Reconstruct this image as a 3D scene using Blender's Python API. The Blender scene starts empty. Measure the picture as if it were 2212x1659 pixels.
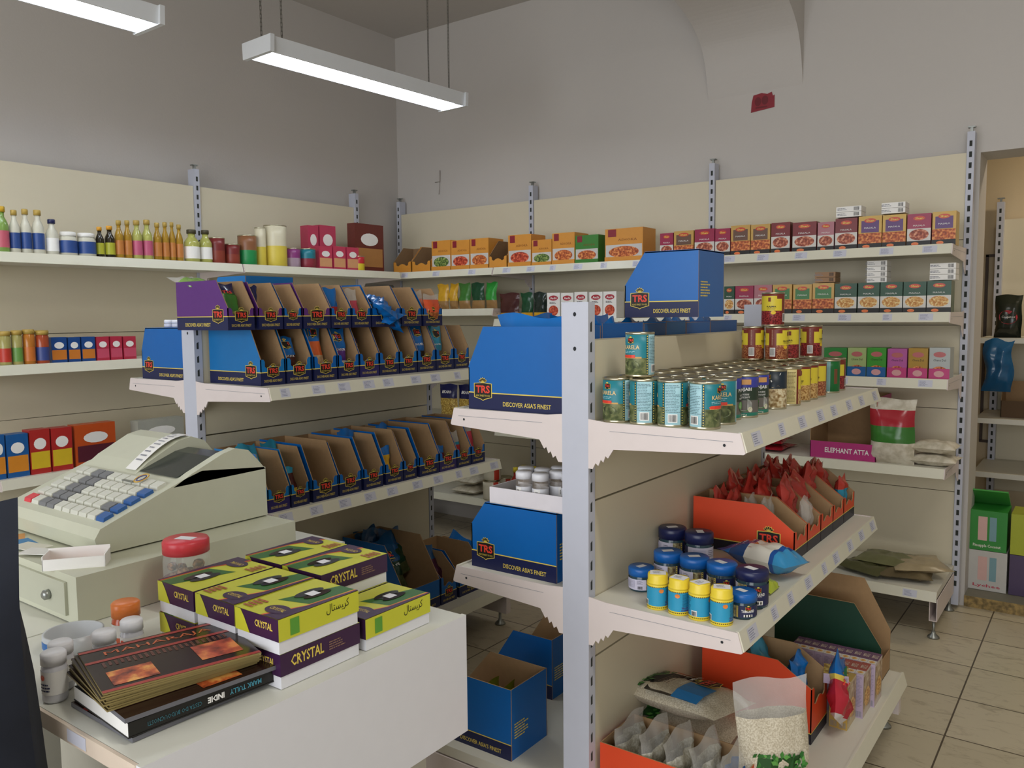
import bpy, bmesh, math, random
from mathutils import Vector, Matrix
PI = math.pi
random.seed(7)
SC = bpy.context.scene
COL = SC.collection
# ------------------------------------------------------------------ camera model (measured from the photo)
CX, CY, FPX = 1106.0, 829.5, 1773.52
PITCH, ROLL, YAW = [math.radians(a) for a in (4.7788, -.5571, -36.2091)]
CAM = Vector((0, 0, 1.45))
_f = Vector((math.sin(YAW), math.cos(YAW), 0)); _r = Vector((math.cos(YAW), -math.sin(YAW), 0)); _u = Vector((0, 0, 1))
FW = _f * math.cos(PITCH) - _u * math.sin(PITCH); _u2 = _u * math.cos(PITCH) + _f * math.sin(PITCH)
RT = _r * math.cos(ROLL) + _u2 * math.sin(ROLL); UP = -_r * math.sin(ROLL) + _u2 * math.cos(ROLL)
def on(px, py, x=None, y=None, z=None):
    """world point seen at photo pixel (px, py) on the plane x=, y= or z="""
    d = RT * ((px - CX) / FPX) - UP * ((py - CY) / FPX) + FW
    if x is not None: t = (x - CAM.x) / d.x
    elif y is not None: t = (y - CAM.y) / d.y
    else: t = (z - CAM.z) / d.z
    return CAM + d * t
# ------------------------------------------------------------------ materials
def lin(h):
    h = h.lstrip('#'); v = [int(h[i:i + 2], 16) / 255 for i in (0, 2, 4)]
    return tuple(c / 12.92 if c <= .04045 else ((c + .055) / 1.055) ** 2.4 for c in v) + (1,)
MATS = {}
def _new(key):
    m = bpy.data.materials.new(key); m.use_nodes = True
    nt = m.node_tree; b = nt.nodes['Principled BSDF']
    MATS[key] = m
    return m, nt, b
def mat(hexc, rough=.5, metal=0., noise=.07, scale=25., bump=0., spec=.5, name=None):
    key = name or 'paint_%s_%d_%d_%d_%d' % (hexc.strip('#'), rough * 100, metal * 100, noise * 100, bump * 100)
    if key in MATS: return MATS[key]
    m, nt, b = _new(key)
    b.inputs['Roughness'].default_value = rough; b.inputs['Metallic'].default_value = metal
    b.inputs['Specular IOR Level'].default_value = spec
    c = lin(hexc)
    if noise > 0 or bump > 0:
        tc = nt.nodes.new('ShaderNodeTexCoord'); nz = nt.nodes.new('ShaderNodeTexNoise')
        nz.inputs['Scale'].default_value = scale; nz.inputs['Detail'].default_value = 3
        nt.links.new(tc.outputs['Object'], nz.inputs['Vector'])
        mx = nt.nodes.new('ShaderNodeMix'); mx.data_type = 'RGBA'
        mx.inputs[6].default_value = tuple(x * (1 - noise) for x in c[:3]) + (1,)
        mx.inputs[7].default_value = tuple(min(1, x * (1 + noise)) for x in c[:3]) + (1,)
        nt.links.new(nz.outputs['Fac'], mx.inputs[0]); nt.links.new(mx.outputs[2], b.inputs['Base Color'])
        if bump > 0:
            bp = nt.nodes.new('ShaderNodeBump'); bp.inputs['Strength'].default_value = bump; bp.inputs['Distance'].default_value = .003
            nt.links.new(nz.outputs['Fac'], bp.inputs['Height']); nt.links.new(bp.outputs['Normal'], b.inputs['Normal'])
    else: b.inputs['Base Color'].default_value = c
    return m
def food(c1, c2, c3, scale=60., rough=.45, kind='noise'):
    """blotchy printed picture of food: three colours through a ramp"""
    key = 'print_%s_%s_%s_%d_%s' % (c1.strip('#'), c2.strip('#'), c3.strip('#'), scale, kind)
    if key in MATS: return MATS[key]
    m, nt, b = _new(key)
    tc = nt.nodes.new('ShaderNodeTexCoord')
    if kind == 'noise':
        nz = nt.nodes.new('ShaderNodeTexNoise'); nz.inputs['Detail'].default_value = 4; out = nz.outputs['Fac']
        p = (.36, .5, .62)
    else:
        nz = nt.nodes.new('ShaderNodeTexVoronoi'); out = nz.outputs['Distance']; p = (.15, .42, .7)
    nz.inputs['Scale'].default_value = scale
    nt.links.new(tc.outputs['Object'], nz.inputs['Vector'])
    rp = nt.nodes.new('ShaderNodeValToRGB'); e = rp.color_ramp.elements
    e[0].position = p[0]; e[0].color = lin(c1); e[1].position = p[2]; e[1].color = lin(c3)
    n = e.new(p[1]); n.color = lin(c2)
    nt.links.new(out, rp.inputs['Fac']); nt.links.new(rp.outputs['Color'], b.inputs['Base Color'])
    b.inputs['Roughness'].default_value = rough
    return m
def film(hexc='#ffffff', a=.25, rough=.12):
    key = 'film_%s_%d' % (hexc.strip('#'), a * 100)
    if key in MATS: return MATS[key]
    m, nt, b = _new(key)
    b.inputs['Base Color'].default_value = lin(hexc); b.inputs['Roughness'].default_value = rough
    b.inputs['Alpha'].default_value = a
    return m
def glass(hexc='#f4f8f4', rough=.03, key='clear_glass'):
    key = key + hexc.strip('#')
    if key in MATS: return MATS[key]
    m, nt, b = _new(key)
    b.inputs['Base Color'].default_value = lin(hexc); b.inputs['Roughness'].default_value = rough
    b.inputs['Alpha'].default_value = .22; b.inputs['Specular IOR Level'].default_value = .7
    return m
def emit(hexc, s, key):
    if key in MATS: return MATS[key]
    m, nt, b = _new(key)
    b.inputs['Base Color'].default_value = lin(hexc); b.inputs['Emission Color'].default_value = lin(hexc); b.inputs['Emission Strength'].default_value = s
    return m
# ------------------------------------------------------------------ text outlines, cached
_TX = {}
def text2d(s, bold=0., res=1, shear=0.):
    k = (s, bold, res, shear)
    if k in _TX: return _TX[k]
    cu = bpy.data.curves.new('lettering', 'FONT'); cu.body = s; cu.size = 1; cu.resolution_u = res; cu.offset = bold; cu.shear = shear; cu.fill_mode = 'FRONT'
    ob = bpy.data.objects.new('lettering', cu); COL.objects.link(ob)
    dg = bpy.context.evaluated_depsgraph_get()
    me = bpy.data.meshes.new_from_object(ob.evaluated_get(dg))
    vs = [(v.co.x, v.co.y) for v in me.vertices]; fs = [tuple(p.vertices) for p in me.polygons]
    bpy.data.objects.remove(ob); bpy.data.curves.remove(cu); bpy.data.meshes.remove(me)
    x0 = min(v[0] for v in vs); x1 = max(v[0] for v in vs); y0 = min(v[1] for v in vs); y1 = max(v[1] for v in vs)
    vs = [((a - x0) / (x1 - x0), (b - y0) / (y1 - y0)) for a, b in vs]
    _TX[k] = (vs, fs, (x1 - x0) / (y1 - y0))
    return _TX[k]
# ------------------------------------------------------------------ mesh builder
class MB:
    def __init__(s): s.v = []; s.f = []; s.m = []; s.ml = []; s.sm = []
    def mi(s, m):
        if m not in s.ml: s.ml.append(m)
        return s.ml.index(m)
    def add(s, vs, fs, m, smooth=False):
        o = len(s.v); s.v += [tuple(v) for v in vs]; k = s.mi(m)
        for f in fs: s.f.append(tuple(i + o for i in f)); s.m.append(k); s.sm.append(smooth)
    def poly(s, pts, m): s.add(pts, [tuple(range(len(pts)))], m)
    def box(s, x0, x1, y0, y1, z0, z1, m, **kw):
        """kw: front/back/left/right/top/bottom give a face its own material"""
        V = [(x0, y0, z0), (x1, y0, z0), (x1, y1, z0), (x0, y1, z0), (x0, y0, z1), (x1, y0, z1), (x1, y1, z1), (x0, y1, z1)]
        F = dict(bottom=(3, 2, 1, 0), top=(4, 5, 6, 7), front=(0, 1, 5, 4), right=(1, 2, 6, 5), back=(2, 3, 7, 6), left=(3, 0, 4, 7))
        o = len(s.v); s.v += V
        for n, f in F.items(): s.f.append(tuple(i + o for i in f)); s.m.append(s.mi(kw.get(n, m))); s.sm.append(False)
    def prism(s, pts, axis, lo, hi, m, mlo=None, mhi=None):
        """extrude a 2D outline along an axis: x->(y,z) y->(x,z) z->(x,y)"""
        def P(a, b, t): return {'x': (t, a, b), 'y': (a, t, b), 'z': (a, b, t)}[axis]
        n = len(pts)
        A = [P(a, b, lo) for a, b in pts]; B = [P(a, b, hi) for a, b in pts]
        s.poly(A[::-1], mlo or m); s.poly(B, mhi or m)
        s.add(A + B, [(i, (i + 1) % n, n + (i + 1) % n, n + i) for i in range(n)], m)
    def lathe(s, prof, seg, m, c=(0, 0, 0), smooth=True, sx=1, sy=1):
        """prof: list of (r, z[, mat]) - mat applies to the band ABOVE the point; m may be a function(theta, z)"""
        o = len(s.v); n = len(prof)
        for p in prof:
            for j in range(seg):
                t = 2 * PI * j / seg
                s.v.append((c[0] + p[0] * math.sin(t) * sx, c[1] - p[0] * math.cos(t) * sy, c[2] + p[1]))
        for i in range(n - 1):
            bm = prof[i][2] if len(prof[i]) > 2 and prof[i][2] else m
            for j in range(seg):
                k = (j + 1) % seg
                mm = bm((j + .5) / seg * 2 * PI, (prof[i][1] + prof[i + 1][1]) / 2) if callable(bm) else bm
                s.f.append((o + i * seg + j, o + i * seg + k, o + (i + 1) * seg + k, o + (i + 1) * seg + j)); s.m.append(s.mi(mm)); s.sm.append(smooth)
        for idx, rev in ((0, True), (n - 1, False)):
            if prof[idx][0] > 1e-5:
                ring = [o + idx * seg + j for j in range(seg)]
                mm = prof[idx - 1 if idx else 0][2] if len(prof[idx - 1 if idx else 0]) > 2 else None
                mm = mm or m
                if callable(mm): mm = mm(0, prof[idx][1])
                s.f.append(tuple(ring[::-1] if rev else ring)); s.m.append(s.mi(mm)); s.sm.append(False)
    def tube(s, pts, r, m, seg=6, closed=False):
        pts = [Vector(p) for p in pts]; n = len(pts); o = len(s.v)
        for i, p in enumerate(pts):
            t = (pts[(i + 1) % n] - pts[i - 1]) if closed else (pts[min(i + 1, n - 1)] - pts[max(i - 1, 0)])
            t.normalize(); a = t.orthogonal().normalized() if i == 0 else (a - t * a.dot(t)).normalized(); b = t.cross(a)
            rr = r[i] if isinstance(r, (list, tuple)) else r
            for j in range(seg):
                q = p + (a * math.cos(2 * PI * j / seg) + b * math.sin(2 * PI * j / seg)) * rr; s.v.append(tuple(q))
        k = s.mi(m)
        for i in range(n if closed else n - 1):
            i2 = (i + 1) % n
            for j in range(seg):
                j2 = (j + 1) % seg
                s.f.append((o + i * seg + j, o + i * seg + j2, o + i2 * seg + j2, o + i2 * seg + j)); s.m.append(k); s.sm.append(True)
        if not closed:
            s.f.append(tuple(o + j for j in range(seg))[::-1]); s.m.append(k); s.sm.append(False)
            s.f.append(tuple(o + (n - 1) * seg + j for j in range(seg))); s.m.append(k); s.sm.append(False)
    def grid(s, fn, nu, nv, m, smooth=True, flip=False):
        """fn(u,v)->point, u,v in 0..1 ; m material or function(u,v)"""
        o = len(s.v)
        for j in range(nv + 1):
            for i in range(nu + 1): s.v.append(tuple(fn(i / nu, j / nv)))
        for j in range(nv):
            for i in range(nu):
                a = o + j * (nu + 1) + i; f = (a, a + 1, a + nu + 2, a + nu + 1)
                s.f.append(f[::-1] if flip else f); s.sm.append(smooth)
                s.m.append(s.mi(m((i + .5) / nu, (j + .5) / nv) if callable(m) else m))
    def xf(s, M, start=0):
        for i in range(start, len(s.v)): s.v[i] = tuple(M @ Vector(s.v[i]))
    def mesh(s, name='part'):
        me = bpy.data.meshes.new(name); me.from_pydata(s.v, [], s.f)
        for m in s.ml: me.materials.append(m)
        me.polygons.foreach_set('material_index', s.m); me.polygons.foreach_set('use_smooth', s.sm); me.update()
        return me
class D:
    """flat print laid on a face: fmap(u, v, e) -> point, e = height above the face"""
    def __init__(s, mb, fmap, e=.0005): s.b = mb; s.f = fmap; s.e = e
    def up(s, k=1): s.e += .0003 * k; return s
    def poly(s, pts, m): s.b.poly([s.f(u, v, s.e) for u, v in pts], m)
    def rect(s, u0, u1, v0, v1, m, n=1):
        for i in range(n):
            a = u0 + (u1 - u0) * i / n; b = u0 + (u1 - u0) * (i + 1) / n
            s.b.add([s.f(a, v0, s.e), s.f(b, v0, s.e), s.f(b, v1, s.e), s.f(a, v1, s.e)], [(0, 1, 2, 3)], m)
    def ell(s, cu, cv, ru, rv, m, n=16, a0=0., a1=2 * PI):
        s.poly([(cu + ru * math.cos(a0 + (a1 - a0) * i / n), cv + rv * math.sin(a0 + (a1 - a0) * i / n)) for i in range(n + (a1 - a0 < 6.28))], m)
    def txt(s, t, cu, cv, w, h, m, bold=.0, res=1, shear=0., rot=0.):
        vs, fs, ar = text2d(t, bold, res, shear)
        if w is None: w = h * ar
        if h is None: h = w / ar
        c, q = math.cos(rot), math.sin(rot)
        P = []
        for a, b in vs:
            du, dv = (a - .5) * w, (b - .5) * h
            P.append(s.f(cu + du * c - dv * q, cv + du * q + dv * c, s.e))
        s.b.add(P, fs, m)
    def fine(s, u0, u1, v0, v1, n, m, seed=1, fill=.5):
        """unreadable small print: thin strokes"""
        r = random.Random(seed); dv = (v1 - v0) / n
        for i in range(n):
            v = v1 - dv * (i + .5); a = u0
            e = u0 + (u1 - u0) * r.uniform(.65, 1)
            while a < e:
                b = min(e, a + (u1 - u0) * r.uniform(.08, .25)); s.rect(a, b, v - dv * fill / 2, v + dv * fill / 2, m); a = b + (u1 - u0) * .03
    def bars(s, u0, u1, v0, v1, m, seed=3, n=14):
        r = random.Random(seed); w = (u1 - u0) / n
        for i in range(n): s.rect(u0 + w * i, u0 + w * (i + r.uniform(.3, .75)), v0, v1, m)
FRONT = lambda u, v, e: (u, -e, v)
def BACKF(d): return lambda u, v, e: (-u, d + e, v)
def TOPF(h): return lambda u, v, e: (u, v, h + e)
def LEFTF(w, d): return lambda u, v, e: (-w / 2 - e, d - u, v)      # u = 0 at the back edge, d at the front edge
def RIGHTF(w): return lambda u, v, e: (w / 2 + e, u, v)             # u = 0 at the front edge
def CYL(r, th0=0., c=(0, 0, 0)): return lambda u, v, e: (c[0] + (r + e) * math.sin(u / r + th0), c[1] - (r + e) * math.cos(u / r + th0), c[2] + v)
# ------------------------------------------------------------------ objects
def obj(name, me, parent=None):
    o = bpy.data.objects.new(name, me.mesh(name) if isinstance(me, MB) else me); COL.objects.link(o)
    if parent: o.parent = parent
    return o
def tag(o, label, cat, group=None, kind=None):
    if label: o['label'] = label
    if cat: o['category'] = cat
    if group: o['group'] = group
    if kind: o['kind'] = kind
    return o
def struct(name, mb, label=None, cat=None):
    o = obj(name, mb); o['kind'] = 'structure'
    if label: tag(o, label, cat or name.split('_')[0])
    return o
def proto(name, cat, parts):
    """parts: one mesh, or list of (part name, mesh[, [(sub name, mesh)]])"""
    if isinstance(parts, MB): parts = parts.mesh(name)
    if isinstance(parts, list):
        parts = [(p[0], p[1].mesh(p[0]) if isinstance(p[1], MB) else p[1], [(q[0], q[1].mesh(q[0]) if isinstance(q[1], MB) else q[1]) for q in (p[2] if len(p) > 2 else [])]) for p in parts]
    return dict(name=name, cat=cat, parts=parts)
def put(pr, loc, rz=0., label='', group=None, rx=0., ry=0., sc=None, M=None):
    if isinstance(pr['parts'], list):
        r = bpy.data.objects.new(pr['name'], None); r.empty_display_size = .02
    else: r = bpy.data.objects.new(pr['name'], pr['parts'])
    COL.objects.link(r)
    if M is not None: r.matrix_world = M
    else:
        r.location = (loc[0], loc[1], loc[2] + .0012); r.rotation_euler = (rx, ry, rz)
        if sc: r.scale = sc if isinstance(sc, tuple) else (sc, sc, sc)
    tag(r, label, pr['cat'], group)
    if isinstance(pr['parts'], list):
        for p in pr['parts']:
            c = obj(p[0], p[1], r)
            for q in p[2]: obj(q[0], q[1], c)
    return r
ORD = ['first', 'second', 'third', 'fourth', 'fifth', 'sixth', 'seventh', 'eighth', 'ninth', 'tenth', 'eleventh', 'twelfth', 'thirteenth', 'fourteenth']
RB, RL, RR = 0., PI / 2, -PI / 2      # faces -Y (back wall) / faces +X / faces -X
# common colours
KRAFT = mat('#a5855f', .85, noise=.1, scale=60); KRAFT_D = mat('#8b6c4a', .85, noise=.1, scale=60)
BLUE = mat('#0062b0', .38, noise=.04, name='blue_print'); BLUE2 = mat('#0a72b6', .4, noise=.05, name='light_blue_print')
NAVY = mat('#141c4a', .4, noise=.05, name='navy_print'); PURP = mat('#5b2b78', .45, noise=.05, name='purple_print')
ORNG = mat('#e04a24', .42, noise=.04, name='orange_print'); GOLD = mat('#e9cf5a', .4, noise=.03, name='yellow_ink')
REDK = mat('#e8432f', .4, noise=.03, name='red_ink'); BLACK = mat('#14120f', .45, noise=.1, name='black_ink'); WHITE = mat('#f3f1ec', .5, noise=.03, name='white_print')
GREYT = mat('#8b8c94', .6, noise=.05, name='grey_ink'); STICK = mat('#eeeef2', .5, noise=.02, name='price_sticker')
TIN = mat('#c9c2a8', .28, 1., noise=.06, name='tin_metal'); TIND = mat('#a99f80', .35, 1., noise=.08, name='tin_lid')
def logo(d, cu, cv, w, fine=True):
    """shield with three red letters and a fan above; cv = shield centre"""
    h = w * .62
    def sh(k):
        a, b = w / 2 * k, h / 2 * k
        return [(cu - a, cv - b), (cu - a * .2, cv - b * 1.32), (cu, cv - b * 1.5), (cu + a * .2, cv - b * 1.32), (cu + a, cv - b), (cu + a, cv + b), (cu, cv + b * 1.12), (cu - a, cv + b)]
    e0 = d.e
    d.poly(sh(1.), GOLD); d.up()
    d.poly(sh(.93), BLACK)
    for i in range(5):
        an = PI / 2 + (i - 2) * .5; c, q = math.cos(an), math.sin(an); by = cv + h * .53
        L = w * .26
        d.poly([(cu, by), (cu + c * L * .7 + q * w * .055, by + q * L * .7 - c * w * .055), (cu + c * L, by + q * L), (cu + c * L * .7 - q * w * .055, by + q * L * .7 + c * w * .055)], GOLD)
        if fine:
            d.up(); d.poly([(cu + c * L * .3, by + q * L * .3), (cu + c * L * .68 + q * w * .035, by + q * L * .68 - c * w * .035), (cu + c * L * .88, by + q * L * .88), (cu + c * L * .68 - q * w * .035, by + q * L * .68 + c * w * .035)], BLACK); d.up(-1)
    d.up(); d.txt('TRS', cu, cv + h * .08, w * .78, h * .55, REDK, bold=.03, res=2 if fine else 1)
    if fine: d.txt("ASIA'S FINEST FOODS", cu, cv - h * .38, w * .8, h * .14, GOLD)
    else: d.rect(cu - w * .38, cu + w * .38, cv - h * .46, cv - h * .36, GOLD)
    d.e = e0
# ================================================================== THE ROOM
def wallmat(name, hexc, rough=.85, stains=False):
    m, nt, b = _new(name)
    tc = nt.nodes.new('ShaderNodeTexCoord'); n1 = nt.nodes.new('ShaderNodeTexNoise'); n1.inputs['Scale'].default_value = 1.3; n1.inputs['Detail'].default_value = 4
    n2 = nt.nodes.new('ShaderNodeTexNoise'); n2.inputs['Scale'].default_value = 90; n2.inputs['Detail'].default_value = 2
    nt.links.new(tc.outputs['Object'], n1.inputs['Vector']); nt.links.new(tc.outputs['Object'], n2.inputs['Vector'])
    c = lin(hexc); mx = nt.nodes.new('ShaderNodeMix'); mx.data_type = 'RGBA'
    mx.inputs[6].default_value = tuple(x * .95 for x in c[:3]) + (1,); mx.inputs[7].default_value = tuple(x * 1.04 for x in c[:3]) + (1,)
    nt.links.new(n1.outputs['Fac'], mx.inputs[0]); nt.links.new(mx.outputs[2], b.inputs['Base Color'])
    bp = nt.nodes.new('ShaderNodeBump'); bp.inputs['Strength'].default_value = .12; bp.inputs['Distance'].default_value = .004
    nt.links.new(n2.outputs['Fac'], bp.inputs['Height']); nt.links.new(bp.outputs['Normal'], b.inputs['Normal'])
    b.inputs['Roughness'].default_value = rough
    return m
PLASTER = wallmat('wall_plaster', '#c9c4be'); CEILM = wallmat('ceiling_plaster', '#c4bfb8'); CREAMW = wallmat('cream_wall', '#d8c6a4', .6)
def tilemat():
    m, nt, b = _new('marbled_floor_tiles')
    tc = nt.nodes.new('ShaderNodeTexCoord'); mp = nt.nodes.new('ShaderNodeMapping')
    mp.inputs['Location'].default_value = (.41, -3.385, 0)
    nt.links.new(tc.outputs['Object'], mp.inputs['Vector'])
    br = nt.nodes.new('ShaderNodeTexBrick'); br.offset = 0; br.inputs['Scale'].default_value = 1
    br.inputs['Brick Width'].default_value = .348; br.inputs['Row Height'].default_value = .334; br.inputs['Mortar Size'].default_value = .003; br.inputs['Mortar Smooth'].default_value = .1
    br.inputs['Color1'].default_value = lin('#c8bda4'); br.inputs['Color2'].default_value = lin('#c0b59b'); br.inputs['Mortar'].default_value = lin('#55493a')
    nt.links.new(mp.outputs['Vector'], br.inputs['Vector'])
    n = nt.nodes.new('ShaderNodeTexNoise'); n.inputs['Scale'].default_value = 9; n.inputs['Detail'].default_value = 8; n.inputs['Roughness'].default_value = .7; n.inputs['Distortion'].default_value = 1.2
    mp2 = nt.nodes.new('ShaderNodeMapping'); mp2.inputs['Scale'].default_value = (1, 2.6, 1); mp2.inputs['Rotation'].default_value = (0, 0, .5)
    nt.links.new(tc.outputs['Object'], mp2.inputs['Vector']); nt.links.new(mp2.outputs['Vector'], n.inputs['Vector'])
    rp = nt.nodes.new('ShaderNodeValToRGB'); e = rp.color_ramp.elements
    e[0].position = .28; e[0].color = (.32, .26, .19, 1); e[1].position = .47; e[1].color = (1, 1, 1, 1)
    nt.links.new(n.outputs['Fac'], rp.inputs['Fac'])
    mx = nt.nodes.new('ShaderNodeMix'); mx.data_type = 'RGBA'; mx.blend_type = 'MULTIPLY'; mx.inputs[0].default_value = .55
    nt.links.new(br.outputs['Color'], mx.inputs[6]); nt.links.new(rp.outputs['Color'], mx.inputs[7]); nt.links.new(mx.outputs[2], b.inputs['Base Color'])
    b.inputs['Roughness'].default_value = .32
    bp = nt.nodes.new('ShaderNodeBump'); bp.inputs['Strength'].default_value = .3; bp.inputs['Distance'].default_value = .002; bp.invert = True
    nt.links.new(br.outputs['Fac'], bp.inputs['Height']); nt.links.new(bp.outputs['Normal'], b.inputs['Normal'])
    return m
XL, YB, XR, YF, ZC = -4.325, 4.5, 2.6, -2.4, 3.47
b = MB(); b.box(XL - .2, XR + .2, YF - .2, YB, -.1, 0, tilemat()); struct('floor', b)
b = MB(); b.box(XL - .2, XR + .2, YF - .2, YB + .25, ZC, ZC + .1, CEILM); struct('ceiling', b)
b = MB(); b.box(XL - .2, XL, YF - .2, YB + .25, 0, ZC, PLASTER); struct('wall_left', b)
DX0, DX1, DZ = -.54, .75, 2.195
b = MB(); b.box(XL, DX0, YB, YB + .25, 0, ZC, PLASTER); b.box(DX0, DX1, YB, YB + .25, DZ, ZC, PLASTER); b.box(DX1, XR, YB, YB + .25, 0, ZC, PLASTER); struct('wall_back', b)
b = MB(); b.box(XR, XR + .2, YF - .2, YB + .25, 0, ZC, PLASTER); struct('wall_right', b)
# shop front with a big window behind the camera: the daylight of the room
WX0, WX1, WZ0, WZ1 = -3.2, 1.8, .55, 2.75
b = MB(); b.box(XL, WX0, YF - .2, YF, 0, ZC, PLASTER); b.box(WX1, XR, YF - .2, YF, 0, ZC, PLASTER); b.box(WX0, WX1, YF - .2, YF, 0, WZ0, PLASTER); b.box(WX0, WX1, YF - .2, YF, WZ1, ZC, PLASTER); struct('wall_front', b)
fr = mat('#e8e6e0', .4)
b = MB(); w = .05
for xx in (WX0, (WX0 + WX1) / 2 - w / 2, WX1 - w): b.box(xx, xx + w, YF - .14, YF - .06, WZ0, WZ1, fr)
b.box(WX0, WX1, YF - .14, YF - .06, WZ0, WZ0 + w, fr); b.box(WX0, WX1, YF - .14, YF - .06, WZ1 - w, WZ1, fr); struct('window_1', b)
# arch rib of the vault springing from the back wall
prof = [(4.52, 2.62), (4.5, 2.65), (4.47, 2.76), (4.43, 2.86), (4.36, 2.94), (4.21, 3.02), (3.95, 3.08), (3.5, 3.14), (3.0, 3.17), (2.2, 3.19), (2.2, 3.5), (4.52, 3.5)]
_c = prof[:10]; _q = []
for i in range(9):
    p0, p1, p2, p3 = [Vector(_c[min(9, max(0, j))]) for j in (i - 1, i, i + 1, i + 2)]
    for k in range(6):
        t = k / 6; _q.append(tuple(.5 * (2 * p1 + (p2 - p0) * t + (2 * p0 - 5 * p1 + 4 * p2 - p3) * t * t + (3 * p1 - p0 - 3 * p2 + p3) * t ** 3)))
prof = _q + prof[9:]
b = MB(); b.prism(prof, 'x', -1.9, -1.375, PLASTER); struct('trim_1', b, 'plaster arch rib springing from the back wall', 'arch')
# thin wall crack / cable trace left of the second back post, and old plaster spots
# raised doorstep and back room
STONE = food('#6b5a35', '#8a7446', '#a58a52', 45, .5)
b = MB(); b.box(DX0, DX1, YB - .008, YB + .3, 0, .055, STONE, top=mat('#8f8a78', .6)); struct('trim_2', b, 'speckled stone doorstep of the back room', 'doorstep')
b = MB(); b.box(-2.2, 2.2, YB + .25, 6.3, -.05, .055, mat('#8f8a78', .6)); struct('floor_2', b)
b = MB(); b.box(-2.2, 2.2, 6.1, 6.3, 0, 2.9, CREAMW); struct('wall_far', b)
b = MB(); b.box(-2.3, -2.2, YB + .25, 6.3, 0, 2.9, CREAMW); b.box(2.2, 2.3, YB + .25, 6.3, 0, 2.9, CREAMW); struct('wall_side', b)
b = MB(); b.box(-2.3, 2.3, YB + .25, 6.3, 2.8, 2.9, CREAMW); struct('ceiling_2', b)
brn = mat('#4a3a30', .5)
b = MB(); p0 = on(2133, 551, y=6.08); p1 = on(2117, 951, y=6.08)
b.box(p0.x - .008, p0.x + .008, 6.08, 6.1, p1.z, p0.z, brn); b.box(p0.x - .008, p0.x + .1, 6.08, 6.1, p0.z - .012, p0.z + .004, brn); b.box(p0.x - .008, p0.x + .06, 6.08, 6.1, p1.z - .012, p1.z + .004, brn)
struct('trim_3', b, 'dark brown frame strip on the far wall of the back room', 'trim')
# red sticker on the back wall under the rib
b = MB(); a = on(1623, 205, y=4.5); c = on(1673, 236, y=4.5); w_, h_ = c.x - a.x, a.z - c.z
rs = mat('#8e2430', .5); q = mat('#6e1822', .5)
b.prism([(0, 0), (w_, .012), (w_, h_ * .8), (w_ * .93, h_ * .75), (w_ * .88, h_ * .98), (w_ * .7, h_ * .9), (w_ * .45, h_), (w_ * .1, h_ * .93), (.004, h_ * .55)], 'y', -.003, 0, rs)
d = D(b, lambda u, v, e: (u, -.003 - e, v)); d.ell(w_ * .3, h_ * .55, .018, .024, q); d.ell(w_ * .6, h_ * .58, .018, .024, q); d.rect(w_ * .2, w_ * .7, h_ * .18, h_ * .26, q)
o = obj('wall_sticker', b); o.location = (a.x, 4.4995, c.z); tag(o, 'torn dark red sticker on the back wall below the arch rib', 'sticker')
# cable stub on the back wall
b = MB(); c = on(950, 392, y=4.49); e = on(950, 368, y=4.49); g = on(940, 394, y=4.49); k = on(948, 420, y=4.49)
b.tube([tuple(e), tuple(c), tuple(g)], .003, mat('#a9a29a', .6)); b.tube([tuple(c), tuple(k)], .002, mat('#a9a29a', .6))
tag(obj('cable_stub', b), 'thin cable stub on the back wall above the ochre carton row', 'cable')
# ================================================================== LIGHTS
LAMPW = mat('#d9dcde', .4, noise=.02); TUBE = emit('#eef6ff', 26., 'fluorescent_tube'); CHAIN = mat('#77746c', .5, .6)
def lamp(x0, x1, y0, y1, z, label, yaw=0.):
    """open batten with two tubes on chains; x0..x1 width, y0..y1 length"""
    w, L = x1 - x0, y1 - y0
    def hous():
        m = MB()
        m.prism([(-w / 2, .0), (-w / 2 - .012, .065), (w / 2 + .012, .065), (w / 2, .0), (w / 2 - .008, .0), (w / 2 - .02, .052), (.012, .056), (0, .03), (-.012, .056), (-w / 2 + .02, .052), (-w / 2 + .008, .0)], 'y', 0, L, LAMPW)
        return m
    caps = []
    for yy in (-.02, L):
        m = MB(); m.prism([(-w / 2 - .018, -.004), (-w / 2 - .022, .068), (w / 2 + .022, .068), (w / 2 + .018, -.004)], 'y', yy, yy + .02, LAMPW); caps.append(('end_cap', m))
    tubes = []
    for s in (-1, 1):
        m = MB(); m.tube([(s * w * .24, .03, .022), (s * w * .24, L - .03, .022)], .0125, TUBE, 10); tubes.append(('fluorescent_tube', m))
    slots = []
    m = MB()
    for i in range(23):
        yy = L * (i + 1) / 24
        m.box(-w / 2 + .01, w / 2 - .01, yy - .0015, yy + .0015, .034, .05, LAMPW)
    slots.append(('louvre', m))
    ch = []
    for yy in (.06, L - .1):
        for s in (-1, 1):
            m = MB(); n = 46; zt = ZC - z
            for i in range(n):
                t = i / n; zz = .066 + (zt - .066) * (i + .5) / n; hl = (zt - .066) / n * .62
                ang = (i % 2) * PI / 2; cx, sy = math.cos(ang) * .0035, math.sin(ang) * .0035
                X = s * (w / 2 - .01); Y = yy - s * 0
                m.tube([(X - cx, Y - sy, zz - hl), (X + cx, Y + sy, zz - hl), (X + cx, Y + sy, zz + hl), (X - cx, Y - sy, zz + hl)], .0016, CHAIN, 4, closed=True)
            ch.append(('chain', m))
    put(proto('pendant_lamp', 'lamp', [('housing', hous())] + caps + tubes + slots + ch), ((x0 + x1) / 2, y0, z), yaw, label)
lamp(-3.13, -2.96, 2.33, 3.54, 2.585, 'white twin tube fluorescent lamp on chains near the wall corner', math.radians(-3))
lamp(-3.26, -3.09, .66, 1.87, 2.6, 'white twin tube fluorescent lamp cut by the top left picture edge', math.radians(-1))
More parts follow.
